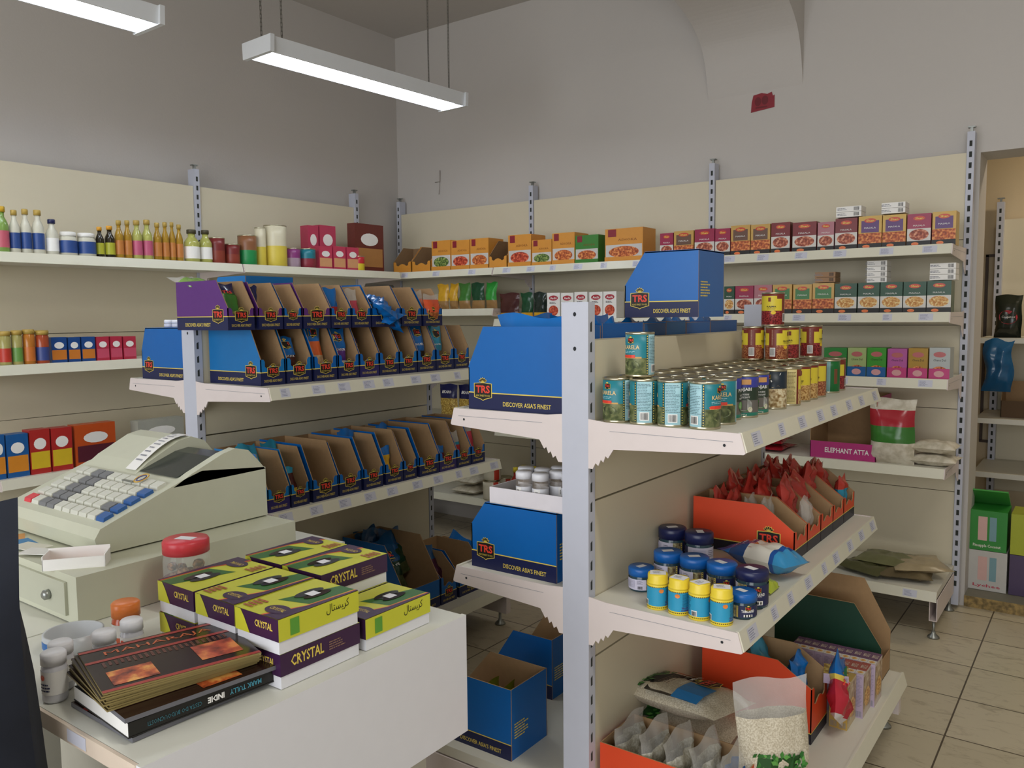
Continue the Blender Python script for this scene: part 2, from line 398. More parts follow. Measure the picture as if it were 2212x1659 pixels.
def area(name, loc, rot, sx, sy, power, col):
    L = bpy.data.lights.new(name, 'AREA'); L.shape = 'RECTANGLE'; L.size = sx; L.size_y = sy; L.energy = power; L.color = col
    o = bpy.data.objects.new(name, L); COL.objects.link(o); o.location = loc; o.rotation_euler = rot; return o
area('window_daylight', ((WX0 + WX1) / 2, YF - .25, (WZ0 + WZ1) / 2), (PI / 2, 0, 0), WX1 - WX0, WZ1 - WZ0, 160, (.94, .96, 1.))
area('shop_fill', (.4, 1.2, 3.4), (0, 0, 0), 1.2, .2, 28, (1., .97, .9))  # added area light under the ceiling, has no fixture
area('back_room_fill', (.4, 5.4, 2.75), (0, 0, 0), .8, .2, 13, (1., .86, .66))  # added to brighten the back room, no lamp body there
W = bpy.data.worlds.new('daylight'); SC.world = W; W.use_nodes = True
W.node_tree.nodes['Background'].inputs['Color'].default_value = (.85, .92, 1, 1); W.node_tree.nodes['Background'].inputs['Strength'].default_value = .6
# ================================================================== SHELVING
POSTM = mat('#c3c6d2', .42, noise=.03, name='post_enamel'); PANEL = mat('#d9d0b6', .5, noise=.02, scale=6, name='cream_panel'); DECK = mat('#dcd9cb', .45, noise=.03, scale=12, name='deck_enamel')
BRKT = mat('#e2d6d2', .42, noise=.03, name='bracket_enamel'); RAIL = mat('#e3e0cc', .3, noise=.03, scale=14, name='price_rail_plastic'); PLAB = mat('#cfd0dc', .5, noise=.03, name='price_label_paper')
SLOT = mat('#2f332f', .8, noise=0, name='slot_shade'); HOLE = mat('#23262b', .8, noise=0, name='hole_dark'); STEEL = mat('#9a9d98', .35, .8, noise=.05); INK = mat('#8c8fa8', .6, noise=0, name='label_ink')  # shade inside the slots and holes is painted as flat dark marks
def shelf_unit(W_, dep, nlab, seed, labs=True, deck_line=True):
    """local: x 0..W_, front y=0, back y=dep, deck top z=0 -> (deck, [bracket, bracket, rail])"""
    m = MB(); m.box(.006, W_ - .006, .016, dep, -.03, 0, DECK)
    m.box(.006, W_ - .006, .016, .02, 0, .003, DECK)
    br = []
    for x in (0, W_ - .004):
        q = MB()
        q.prism([(.014, .002), (.002, -.042), (.006, -.045), (dep - .07, -.062), (dep - .055, -.085), (dep - .048, -.08), (dep - .042, -.096), (dep - .035, -.09), (dep - .028, -.106), (dep - .02, -.1), (dep - .012, -.115), (dep, -.115), (dep, .008), (dep - .05, .003)], 'x', x, x + .004, BRKT)
        d = D(q, (lambda u, v, e: (-e, u, v)) if x == 0 else (lambda u, v, e: (W_ + e, u, v)))
        d.ell(.05, -.027, .0035, .0035, HOLE, 8); d.rect(.03, dep - .06, -.0185, -.0175, GREYT)
        br.append(('bracket', q))
    r = MB(); r.prism([(.016, .003), (.012, .003), (-.001, -.04), (.003, -.042), (.016, -.004)], 'x', .004, W_ - .004, RAIL)
    if labs:
        rnd = random.Random(seed)
        d = D(r, lambda u, v, e: (u, .012 + v * .302 - e * .95, .003 + v))
        for i in range(nlab):
            u = W_ * (i + .5) / nlab + rnd.uniform(-.02, .02); h = .058 if rnd.random() < .8 else .04
            d.rect(max(.01, u - h / 2), min(W_ - .01, u + h / 2), -.036, -.006, PLAB); d.up(); d.fine(u - h * .4, u + h * .2, -.033, -.009, 5, INK, seed + i, .4); d.up(-1)
    return m, br + [('price_rail', r)]
def post(w, dep, h, slots=True, side='x', cap=True):
    """front at y=0 facing -y, centred on x"""
    m = MB(); m.box(-w / 2, w / 2, 0, dep, 0, h, POSTM)
    if slots == 'front':
        d = D(m, FRONT); n = int((h - .1) / .05)
        for i in range(n): z = h - .055 - i * .05; d.rect(-.006, .006, z - .013, z + .013, SLOT)
    if slots == 'side':
        d = D(m, RIGHTF(w)); d2 = D(m, LEFTF(w, dep)); n = int((h - .1) / .05)
        for i in range(n):
            z = h - .06 - i * .05
            for q in (d, d2): q.poly([(dep * .3, z - .013), (dep * .55, z - .013), (dep * .55, z + .013), (dep * .3, z + .008)], SLOT)
        d = D(m, FRONT)
        for z in (h - .03, h - .115, .22, .27): d.ell(0, z, .0045, .0055, HOLE, 10)
    if cap:
        m.box(-.006, .006, dep * .2, dep * .5, h, h + .02, STEEL); m.box(-w * .5, w * .5, dep * .1, dep * .6, h + .02, h + .026, STEEL)
    return m
def wall_bay(label, origin, rz, W_, shelves, posts, panel_top=2.19, base=None, labs=True, seed=1):
    """one bay of wall shelving. local: x 0..W_ left to right seen from the front, front posts at y=0, y grows to the wall
       shelves: list of (z, depth, nlab); posts: list of x"""
    parts = []
    for x in posts: 
        p = post(.032, .06, 2.262, 'front'); p.xf(Matrix.Translation((x, 0, .02))); parts.append(('upright_post', p))
    z = panel_top
    while z > .2:
        z0 = max(.12, z - .403)
        m = MB(); m.box(.018, W_ - .018, .012, .026, z0, z - .0025, PANEL); parts.append(('back_panel', m)); z -= .4035
    for i, (z, dep, nl) in enumerate(shelves):
        m, sub = shelf_unit(W_ - .004, dep, nl, seed * 31 + i, nl > 0)
        T = Matrix.Translation((.002, -dep, z))
        m.xf(T)
        for s in sub: s[1].xf(T)
        parts.append(('shelf', m, sub))
    if base:
        z, dep, nl = base
        m, sub = shelf_unit(W_ - .004, dep, nl, seed * 31 + 9, nl > 0)
        T = Matrix.Translation((.002, -dep, z)); m.xf(T); sub = sub[2:]; sub[0][1].xf(T); 
        for x in (.004, W_ - .036):
            q = MB(); q.box(x, x + .003, -dep + .02, -.01, z - .13, z - .035, BRKT); q.box(x + .029, x + .032, -dep + .02, -.01, z - .13, z - .035, BRKT); q.box(x, x + .032, -dep + .02, -.01, z - .133, z - .13, BRKT)
            sub.append(('base_leg', q))
            for yy in (-dep + .05, -.03):
                q = MB(); q.lathe([(.006, 0), (.006, z - .133)], 8, STEEL, (x + .016, yy, 0)); q.lathe([(.026, 0), (.024, .006), (.01, .018), (.008, .03)], 14, STEEL, (x + .016, yy, 0)); sub.append(('foot', q))
        parts.append(('base_shelf', m, sub))
    put(proto('wall_shelving_bay', 'shelving', parts), origin, rz, label, 'wall shelving bays')
S1, S2, S3, S4, S5 = 1.738, 1.442, 1.148, .75, .215
YP, DS = 4.42, .42
wall_bay('cream slotted wall shelving bay beside the doorway, filled with spice mix cartons', (-1.842, YP, 0), RB, 1.27, [(S1, DS, 7), (S2, DS, 7), (S3, DS, 7), (S4, DS, 0)], [0, 1.27], base=(S5, .5, 5), seed=1)
wall_bay('cream slotted wall shelving bay behind the right gondola, ochre cartons on top', (-3.072, YP, 0), RB, 1.23, [(S1, DS, 7), (1.425, DS, 0), (1.11, DS, 3), (S4, DS, 2)], [0], base=(.25, .46, 0), seed=2)
wall_bay('cream slotted wall shelving bay at the inner corner of the back wall', (-4.25, YP, 0), RB, 1.178, [(S1, DS, 4), (1.49, DS, 0), (1.16, DS, 0), (.785, DS, 0)], [0], base=(.29, DS, 0), seed=3)
# left wall: local x -> +Y, front faces +X
XP = -4.18
wall_bay('cream slotted wall shelving bay on the left wall, bottles and jars on top', (XP, 1.49, 0), RL, 1.25, [(1.735, .4, 0), (1.255, .4, 0), (.765, .4, 0), (.42, .4, 0)], [1.25], base=(.17, .4, 0), seed=4)
wall_bay('cream slotted wall shelving bay on the left wall nearest the corner', (XP, 2.742, 0), RL, 1.205, [(1.735, .4, 0), (1.255, .4, 0), (.765, .4, 0)], [1.205], base=(.17, .4, 0), seed=5)
b = MB(); b.box(XP - .38, XP + .0, 0, .06, -.03, 0, DECK)
# back room shelving
def gondola(label, xc, y0, y1, right, left, base, pz, panel_top, seed):
    parts = []
    for yy, fl in ((y0, 0), (y1 - .032, 1)):
        p = post(.077, .032, pz, 'side', cap=False)
        if fl: p.xf(Matrix.Translation((xc, y1, 0)) @ Matrix.Rotation(PI, 4, 'Z'))
        else: p.xf(Matrix.Translation((xc, yy, 0)))
        parts.append(('upright_post', p))
    for s in (-1, 1):
        z = panel_top
        while z > .22:
            m = MB(); xx = xc + s * .036; m.box(xx - (.012 if s > 0 else 0), xx + (.012 if s < 0 else 0), y0 + .034, y1 - .034, max(.15, z - .403), z - .0025, PANEL)
            parts.append(('back_panel', m)); z -= .4055
    L = y1 - y0
    for s, lst in ((1, right), (-1, left)):
        for i, (z, dep, nl) in enumerate(lst):
            m, sub = shelf_unit(L, dep, nl, seed * 17 + i + (50 if s < 0 else 0), nl > 0)
            # local x -> world Y (right side) ; front faces +X
            T = (Matrix.Translation((xc + .0385 + dep, y0, z)) @ Matrix.Rotation(PI / 2, 4, 'Z')) if s > 0 else (Matrix.Translation((xc - .0385 - dep, y1, z)) @ Matrix.Rotation(-PI / 2, 4, 'Z'))
            m.xf(T)
            for q in sub: q[1].xf(T)
            parts.append(('shelf', m, sub))
    for s, (z, dep) in zip((1, -1), base):
        m, sub = shelf_unit(L, dep, 0, 3, False); sub = [sub[2]]
        T = (Matrix.Translation((xc + .0385 + dep, y0, z)) @ Matrix.Rotation(PI / 2, 4, 'Z')) if s > 0 else (Matrix.Translation((xc - .0385 - dep, y1, z)) @ Matrix.Rotation(-PI / 2, 4, 'Z'))
        m.xf(T); sub[0][1].xf(T)
        for yy in (y0 + .003, y1 - .035):
            q = MB(); xa, xb = sorted((xc + s * .04, xc + s * (.02 + dep))); q.box(xa, xb, yy, yy + .032, .06, z - .035, BRKT); sub.append(('base_leg', q))
            for xx in (xc + s * .09, xc + s * (dep - .03)):
                q = MB(); q.lathe([(.026, 0), (.024, .006), (.01, .018), (.007, .025), (.007, .06)], 14, STEEL, (xx, yy + .016, 0)); sub.append(('foot', q))
        parts.append(('base_shelf', m, sub))
    put(proto('gondola_shelving', 'shelving', parts), (0, 0, 0), 0, label, 'free standing gondolas')
AX, BX = -2.74, -1.0745
GY0, GY1 = 1.732, 3.02
ZA1, ZA2, ZA0 = 1.211, .779, .2
ZB1, ZB2, ZB0 = 1.184, .734, .2
ZBL1, ZBL2 = 1.192, .745
gondola('cream double sided gondola shelving on the left, full of blue display cartons', AX, GY0, GY1, [(ZA1, .43, 10), (ZA2, .43, 10)], [(1.213, .385, 0), (.78, .385, 0)], ((ZA0, .49), (ZA0, .45)), 1.51, 1.421, 1)
gondola('cream double sided gondola shelving in the middle with rows of food tins', BX, GY0, GY1, [(ZB1, .40, 8), (ZB2, .40, 9)], [(ZBL1, .37, 0), (ZBL2, .37, 0)], ((ZB0, .51), (ZB0, .53)), 1.48, 1.387, 2)
# ================================================================== PRODUCT BUILDERS
_PC = {}
def cached(fn):
    def w(*a, **k):
        key = (fn.__name__, a, tuple(sorted(k.items())))
        if key not in _PC: _PC[key] = fn(*a, **k)
        return _PC[key]
    return w
def carton_mb(w, d, h, fh, outer, inner=KRAFT, band=NAVY, yc=.3, notch=True, bandh=.045, side='TL', text=True, closed=False, frontlogo=True, fine=True, line=True, t=.003, fhl=None, addr=False, back=1.):
    """open display carton: front at y=0, slanted side walls, scalloped low front"""
    m = MB(); cy = yc * d; fhl = fhl or fh
    prof = [(0, 0), (0, fhl), (cy, h), (d, h), (d, 0)]
    def wall(x0, x1, mo, mi): m.prism(prof, 'x', x0, x1, KRAFT, mo, mi)
    wall(-w / 2, -w / 2 + t, outer, inner); wall(w / 2 - t, w / 2, inner, outer)
    m.box(-w / 2 + t, w / 2 - t, d - t, d, 0, h * back, outer, front=inner, top=KRAFT); m.box(-w / 2 + t, w / 2 - t, t, d - t, 0, t, KRAFT)
    if closed: m.box(-w / 2, w / 2, cy, d, h - t, h + .001, outer)
    W2 = w / 2
    if notch:
        lo = fh * .66; tw = w * .17; bw = w * .2
        fp = [(-W2, 0), (W2, 0), (W2, fh), (W2 - tw * .7, fh), (W2 - tw, fh - .008), (W2 - tw, lo + .006), (W2 - tw - .008, lo), (bw, lo), (bw * .6, lo + .008), (0, lo + .013), (-bw * .6, lo + .008), (-bw, lo), (-W2 + tw + .008, lo), (-W2 + tw, lo + .006), (-W2 + tw, fh - .008), (-W2 + tw * .7, fh), (-W2, fh)]
    else: fp = [(-W2, 0), (W2, 0), (W2, fh), (-W2, fh)]
    m.prism(fp, 'y', 0, t, KRAFT, outer, inner)
    for fm, L in ((FRONT, w), (LEFTF(w, d), d), (RIGHTF(w), d)):
        dd = D(m, fm); a, b_ = (-W2, W2) if fm is FRONT else (0, d)
        if band: dd.rect(a, b_, 0, bandh, band)
        if line: dd.rect(a, b_, bandh, bandh + .0028, GOLD)
        dd.up()
        if fm is FRONT:
            if frontlogo: logo(dd, 0, bandh + .004, min(.06, w * .48), fine)
            if text: dd.txt("DISCOVER ASIA'S FINEST", 0, bandh * .36, w * .74, .0095, GOLD)
        elif side:
            lw = .062; right = (L == d and fm.__code__ is RIGHTF(w).__code__)
            if right:
                logo(dd, .05, bandh + .008, lw, True); dd.txt("DISCOVER ASIA'S FINEST", .05 + (d - .05) * .56, bandh * .42, min(.17, d * .5), .0125, GOLD, bold=.01, res=2)
            else:
                logo(dd, d - .055, bandh + .006, lw, True); dd.txt("DISCOVER ASIA'S FINEST", d * .42, bandh * .42, min(.17, d * .5), .0125, GOLD, bold=.01, res=2)
    if addr:
        dd = D(m, BACKF(d)); dd.fine(-W2 + .015, -W2 + .085, bandh + .012, bandh + .06, 6, GOLD, 4, .45)
    return m
def pouch_mb(w, h, d, zones, seed=1, nu=9, nv=12, crumple=.004, seal=.06, deco=None, bottom=True, lean=0):
    """pillow bag standing, base z=0, front -y. zones: list of (v_end, mat) bottom to top"""
    r = random.Random(seed); m = MB()
    ph = [r.uniform(0, 6.28) for _ in range(8)]
    def prof(u, v):
        a = max(0., 1 - abs(2 * u - 1) ** 3.2) ** .55
        vv = min(1, max(0, (v - (.02 if bottom else 0)) / (1 - seal - .02)))
        b = (max(0., min(1, vv * 5.)) ** .6) * (max(0., 1 - vv ** 3.5)) ** .6
        return a * b
    def pt(s):
        def f(u, v):
            t = prof(u, v) * d / 2
            wr = crumple * (math.sin(9 * u + 7 * v + ph[0]) * math.sin(13 * v - 5 * u + ph[1]) + .6 * math.sin(21 * u + ph[2]) * math.sin(17 * v + ph[3]))
            edge = min(1, (t / (d / 2 + 1e-6)) * 2)
            x = (u - .5) * w * (1 - .06 * prof(.5, v)) + crumple * .8 * math.sin(8 * v + ph[4]); y = s * (t + wr * edge) + crumple * 1.2 * math.sin(5 * v + ph[5]) * v + lean * v * v
            z = v * h + crumple * math.sin(7 * u + ph[6]) * (v > .9)
            return (x, y, z)
        return f
    def mz(u, v):
        for e, q in zones:
            if v <= e: return q(u, v) if callable(q) else q
        return zones[-1][1]
    m.grid(pt(-1), nu, nv, mz); m.grid(pt(1), nu, nv, mz, flip=True)
    if deco:
        fr = pt(-1)
        deco(D(m, lambda u, v, e: (lambda p: (p[0], p[1] - e - .0008, p[2]))(fr(min(1, max(0, u / w + .5)), min(1, max(0, v / h)))), .0006))
    return m
def flat_bag_mb(w, l, t, mtop, seed=1, crumple=.004, deco=None, mside=None):
    """bag lying down: x width, y length, z thickness"""
    m = pouch_mb(w, l, t, [(1, mtop)], seed, 10, 14, crumple, .05)
    m.xf(Matrix(((1, 0, 0, 0), (0, 0, 1, 0), (0, -1, 0, t * .5), (0, 0, 0, 1))))
    n = len(m.v)
    for i in range(n):
        x, y, z = m.v[i]; m.v[i] = (x, y, max(.0008, z * .92))
    if deco:
        def tz(u, v):
            a = max(0., 1 - abs(2 * u / w) ** 3.2) ** .55; vv = min(1, max(0, (v / l - .02) / .93)); b = (min(1, vv * 5.)) ** .6 * max(0., 1 - vv ** 3.5) ** .6
            return t * .46 + a * b * t * .46
        deco(D(m, lambda u, v, e: (u, v, tz(u, v) + crumple * 1.2 + e), .001))
    return m
def box_mb(w, d, h, m0, **kw):
    m = MB(); m.box(-w / 2, w / 2, 0, d, 0, h, m0, **kw); return m
def can_parts(r, h, fn, lid=TIN, seg=28, deco=None, rows=None):
    """food tin: body with paper label (fn(theta,z)->mat) plus lid part; theta 0 faces -y, grows towards +x"""
    b = MB(); zs = rows or [.0, .25, .5, .75, 1.]
    pr = [(r - .001, 0, TIN), (r + .0006, .0015, TIN), (r + .0006, .004, TIN), (r - .0004, .0055, None)]
    pr += [(r, .006 + (h - .012) * q, None) for q in zs]
    b.lathe(pr, seg, fn)
    if deco: deco(D(b, CYL(r), .0006))
    t = MB(); t.lathe([(r - .0004, h - .006), (r + .0007, h - .004), (r + .0007, h), (r - .0015, h), (r - .002, h - .003), (r * .82, h - .003), (r * .8, h - .0022), (r * .55, h - .0022), (r * .53, h - .003), (.0001, h - .003)], seg, lid)
    return [('tin_body', b), ('lid', t)]
def jar_parts(r, h, lidh, body, lidm, label, lz0, lz1, deco=None, neck=None, lidr=None, seg=24, sticker=True):
    b = MB(); nr = neck or r * .9; lr = lidr or r * 1.02
    b.lathe([(r * .9, 0), (r, .004), (r, h - lidh - r * .28), (nr, h - lidh - .002), (nr, h - lidh + .004), (.0001, h - lidh + .004)], seg, body)
    t = MB(); t.lathe([(lr, h - lidh), (lr, h - .003), (lr - .003, h), (.0001, h)], seg, lidm)
    if sticker: D(t, TOPF(h)).rect(-r * .45, r * .35, -r * .3, r * .2, STICK)
    L = MB(); L.lathe([(r + .0007, lz0), (r + .0007, lz0 + (lz1 - lz0) * .5), (r + .0007, lz1)], seg, label)
    L.f = [f for f in L.f if len(f) == 4]; L.m = L.m[:len(L.f)]; L.sm = L.sm[:len(L.f)]
    if deco: deco(D(L, CYL(r + .0007), .0005))
    return [('jar_body', b), ('screw_lid', t), ('paper_label', L)]
def bottle_parts(r, h, neck_r, sh, capm, capr, caph, body, label=None, lz=(.2, .6), sq=False, deco=None, seg=16):
    """sh = shoulder height; straight body, shoulder, neck, cap"""
    b = MB(); b.lathe([(r * .92, 0), (r, .004), (r, sh), (r * .82, sh + (h - caph - sh) * .28), (neck_r, sh + (h - caph - sh) * .65), (neck_r, h - caph)], seg, body)
    c = MB(); c.lathe([(capr, h - caph), (capr, h - .002), (capr * .9, h), (.0001, h)], seg, capm)
    out = [('bottle_body', b), ('cap', c)]
    if label:
        L = MB(); L.lathe([(r + .0008, lz[0] * h), (r + .0008, lz[1] * h)], seg, label); L.f = [f for f in L.f if len(f) == 4]; L.m = L.m[:len(L.f)]; L.sm = L.sm[:len(L.f)]
        if deco: deco(D(L, CYL(r + .0008), .0006))
        out.append(('paper_label', L))
    return out
def trs_deco(w, h, col=None, name=None):
    def f(d):
        logo(d, 0, h * .8, w * .34, False)
        if name: d.txt(name, 0, h * .52, w * .6, h * .06, WHITE, .01)
    return f
CURRY = food('#8e3b1c', '#c9652e', '#e9a05a', 90); RICEP = food('#b8752f', '#dba65c', '#f0dca0', 110); GREENC = food('#2f4a22', '#5d7a35', '#a9b867', 110); MEAT = food('#7a2f1e', '#b55a3a', '#e2a583', 80)
REDC = food('#8c2a1a', '#c4472c', '#e57a55', 70); LENTIL = food('#9a5a22', '#c98a3c', '#e9c27a', 140, kind='vor'); DATESP = food('#6b4a2a', '#c08a55', '#e5bd8a', 70, kind='vor')
# ================================================================== LEFT GONDOLA: DISPLAY CARTONS AND SPICE POUCHES
def CT(cname, w, d, h, fh, outer, **k):
    key = ('ct', round(w, 3), d, h, fh, outer.name, tuple(sorted((a, str(b.name) if hasattr(b, 'name') else b) for a, b in k.items())))
    if key not in _PC: _PC[key] = proto(cname, 'carton', carton_mb(w, d, h, fh, outer, **k))
    return _PC[key]
SHINE = dict(rough=.18, noise=.12, scale=14)
def PM(hexc): return mat(hexc, .2, noise=.12, scale=18, bump=.25)
def pouch(name, w, h, d, zones, loc, rz, label, group=None, seed=1, rx=0., ry=0., deco=None, crumple=.004, cat='pouch', lean=0.):
    p = proto(name, cat, pouch_mb(w, h, d, zones, seed, deco=deco, crumple=crumple, lean=lean))
    return put(p, loc, rz, label, group, rx, ry)
BAGB = PM('#0d6ab8'); BAGT = PM('#2a8fb0'); BAGO = PM('#e0672e'); BAGG = PM('#3f7d33'); BAGR = PM('#b22a36'); BAGPK = PM('#b8346a'); BAGP = PM('#5a2a86'); BAGY = PM('#d8a528'); BAGDG = PM('#0f4a2c'); BAGN = PM('#1b1e50'); BAGBR = PM('#4a2220')
CLR = film('#e8e6e0', .3, .1)
def row(base_y, x, px):      # y positions of the carton edges from photo columns
    return [on(p, base_y, x=x).y for p in px]
G_A1 = 'blue spice cartons on the upper shelf of the left gondola'
A1 = [  # x-left, x-right, outer, band, light, pouch spec (side offset, w, h, zones, text)
    (564, 617, BLUE2, NAVY, None, 'empty light blue display carton, nearest the post on the left gondola upper shelf'),
    (620, 674, BLUE2, NAVY, (-.02, .075, .165, [(.55, BAGBR), (.62, BAGN), (1, BAGB)], 'MASALA'), 'light blue display carton with a maroon and blue pouch at its left'),
    (679, 729, BLUE, NAVY, (-.012, .085, .215, [(.42, food('#b8916a', '#c9a57e', '#d8b890', 60)), (.7, BAGO), (1, BAGB)], None), 'blue display carton with a tall orange pouch standing out'),
    (732, 777, BLUE, NAVY, (-.012, .085, .19, [(.3, mat('#ddd8d2', .4)), (.62, BAGP), (1, BAGB)], 'POWDER'), 'blue display carton with a purple and white powder pouch'),
    (778, 820, BLUE, mat('#2a2260', .4), (-.04, .03, .15, [(1, BAGN)], None), 'blue display carton with one dark pouch edge at the left'),
    (821, 863, BLUE, NAVY, None, 'blue empty carton between the dark pouch carton and the light blue carton'),
    (864, 902, BLUE2, NAVY, None, 'light blue empty carton next to the black seed pouch on the upper shelf'),
    (903, 942, BLUE, NAVY, (0, .085, .2, [(.42, food('#16140f', '#2b2620', '#3d362c', 150)), (1, BAGB)], 'BLACK PEPPER'), 'blue display carton holding a blue pouch of black pepper'),
    (943, 981, BLUE, NAVY, (0, .085, .19, [(.38, food('#5a4a35', '#77634a', '#8a765a', 150)), (1, BAGT)], 'JEERA POWDER'), 'blue display carton holding a pale teal pouch of grey powder'),
    (982, 1014, BLUE, NAVY, None, 'blue display carton at the far end of the left gondola upper shelf'),
]
xf = -2.39
for i, (a, b_, mo, bn, pc, lab) in enumerate(A1):
    y0 = on(a, 815, x=xf).y; y1 = on(b_, 815, x=xf).y - .002; w = y1 - y0
    put(CT('display_carton', w, .3, .195, .092, mo, band=bn, yc=.17, side=('TL' if i == 0 else None)), (xf, (y0 + y1) / 2, ZA1), RL, lab, G_A1)
    if pc:
        off, pw, ph, zn, tx = pc; pw = min(pw, w - .02)
        dec = (lambda W, H, T: lambda d: (logo(d, 0, H * .82, W * .5, False), T and d.txt(T, 0, H * .56, W * .66, H * .05, WHITE, .02)))(pw, ph, tx)
        pouch('spice_pouch', pw, ph, .03, zn, (xf - .045, (y0 + y1) / 2 + off * .6, ZA1 + .004), RL, ['maroon masala', 'orange', 'purple powder', 'dark navy', 'black pepper', 'teal powder'][[1, 2, 3, 4, 7, 8].index(i)] + ' spice pouch inside a carton on the left gondola upper shelf', 'spice pouches in the upper row', i, rx=-.12, deco=dec)
ZU = ZA1 + .1965
G_AU = 'cartons stacked on top of the left gondola row'
AU = [
    (493, 551, PURP, NAVY, 'purple display carton at the near end of the stacked row, green pouch inside'),
    (559, 612, PURP, NAVY, 'purple display carton with two price stickers on its front'),
    (614, 653, BLUE, NAVY, 'blue carton wedged between two purple ones on the stacked row'),
    (656, 715, PURP, NAVY, 'purple display carton, empty, third purple one of the stacked row'),
    (716, 759, BLUE, NAVY, 'blue carton holding a red chilli pouch on the stacked row'),
    (761, 802, BLUE, NAVY, 'blue carton holding a pink powder pouch on the stacked row'),
    (804, 866, BLUE, NAVY, 'blue carton half covered by crumpled blue bags on the stacked row'),
    (868, 911, BLUE, NAVY, 'blue empty carton next to the last one of the stacked row'),
    (915, 956, BLUE, NAVY, 'blue carton at the far end of the stacked row, orange pouch inside'),
]
xu = -2.40
for i, (a, b_, mo, bn, lab) in enumerate(AU):
    y0 = on(a, 700, x=xu).y; y1 = on(b_, 700, x=xu).y - .002; w = y1 - y0
    put(CT('display_carton', w, .3, .17 - .003 * (i % 3), .075, mo, band=bn, yc=.2, side=('TL' if i == 0 else None)), (xu, (y0 + y1) / 2, ZU), RL, lab, G_AU)
    ym = (y0 + y1) / 2
    if i == 0:
        pouch('spice_pouch', w - .02, .165, .05, [(.3, food('#5b4a2c', '#6b7a35', '#8a8a4a', 60)), (.72, BAGG), (1, BAGN)], (xu - .05, ym, ZU + .005), RL, 'green and navy spice pouch in the purple carton at the near end', None, 3, rx=-.35, deco=lambda d: (d.rect(-.03, .03, .118, .134, BLACK), d.up(), d.txt('TRS', 0, .126, .04, .012, REDK, .03)))
        pouch('spice_pouch', .11, .16, .04, [(.6, PM('#7ba24a')), (1, CLR)], (xu - .2, ym, ZU + .15), RL, 'pale green pouch lying on top of the purple carton at the near end', None, 5, rx=-1.35)
    if i == 1:
        pouch('spice_pouch', .035, .15, .03, [(.55, BAGY), (1, BAGN)], (xu - .05, y0 + .025, ZU + .005), RL, 'yellow and navy pouch at the left edge of a purple carton', None, 6, rx=-.1)
    if i == 4:
        pouch('spice_pouch', w - .03, .15, .035, [(.5, BAGR), (1, BAGB)], (xu - .04, ym - .008, ZU + .005), RL, 'red chilli spice pouch in a blue carton of the stacked row', None, 8, rx=-.15)
    if i == 5:
        pouch('spice_pouch', w - .04, .15, .035, [(.68, PM('#c4475a')), (1, CLR)], (xu - .04, ym, ZU + .005), RL, 'pink powder pouch with a clear top in a blue carton', None, 9, rx=-.15)
    if i == 6:
        for k, (dy, dz, rr) in enumerate(((-.03, .055, .5), (.02, .03, -.4), (.05, .02, .9), (.0, .085, .2))):
            pouch('spice_pouch', .1, .13, .035, [(.8, BAGB), (1, PM('#1f7fc0'))], (xu + .055 - .02 * k, ym + dy, ZU - .005 + dz), RL, 'crumpled blue spice pouch spilling over the cartons, %s of four' % ['lowest', 'second', 'third', 'topmost'][k], 'crumpled blue pouches on the stacked row', 20 + k, rx=-1.2, ry=rr, crumple=.009)
    if i == 8:
        pouch('spice_pouch', w - .02, .13, .04, [(.4, food('#8a4a20', '#b5622e', '#d08a4a', 80)), (.8, PM('#e05a32')), (1, CLR)], (xu - .02, ym + .01, ZU + .005), RL, 'orange spice pouch in the farthest carton of the stacked row', None, 11, rx=.05)
        pouch('spice_pouch', .05, .15, .03, [(.75, PM('#e8907a')), (1, CLR)], (xu - .06, ym - .015, ZU + .005), RL, 'salmon pink pouch behind the orange one in the farthest carton', None, 12, rx=-.1)
# blue carton standing on the far (left) side, seen above the row
put(CT('display_carton', .24, .26, .21, .1, BLUE2, band=NAVY, side=None, frontlogo=False, text=False), (-3.07, 2.16, ZU - .19 + .19), RR, 'blue carton on the far side of the left gondola, top edge under the wall shelf', None)
# left shelf of the gondola: big blue carton with small white capped jars on it
put(CT('display_carton', .24, .32, .2, .11, BLUE, band=NAVY, yc=.1, side='TR', closed=True), (-3.115, 1.885, 1.213), RR, 'big blue carton side on the left shelf of the left gondola, before the post', None)
WJ = proto('small_white_jar', 'jar', jar_parts(.02, .03, .014, mat('#c9c9d2', .4), mat('#eeeef4', .35), mat('#dcdce6', .5), .003, .014, sticker=False, seg=14))
for i, px in enumerate((313, 327, 341, 356, 372)):
    p = on(px, 712, x=-2.98 + .02 * i); 
    put(WJ, (-3.05 + .062 * i, 1.85 - .004 * i, 1.4145), 0, 'small jar with a white cap on the big blue carton, %s from the left' % ORD[i], 'white capped jars on the big blue carton')
put(CT('display_carton', .24, .3, .19, .1, BLUE, band=NAVY, side=None), (-3.115, 2.14, 1.213), RR, 'blue carton on the left shelf behind the big blue carton', None)
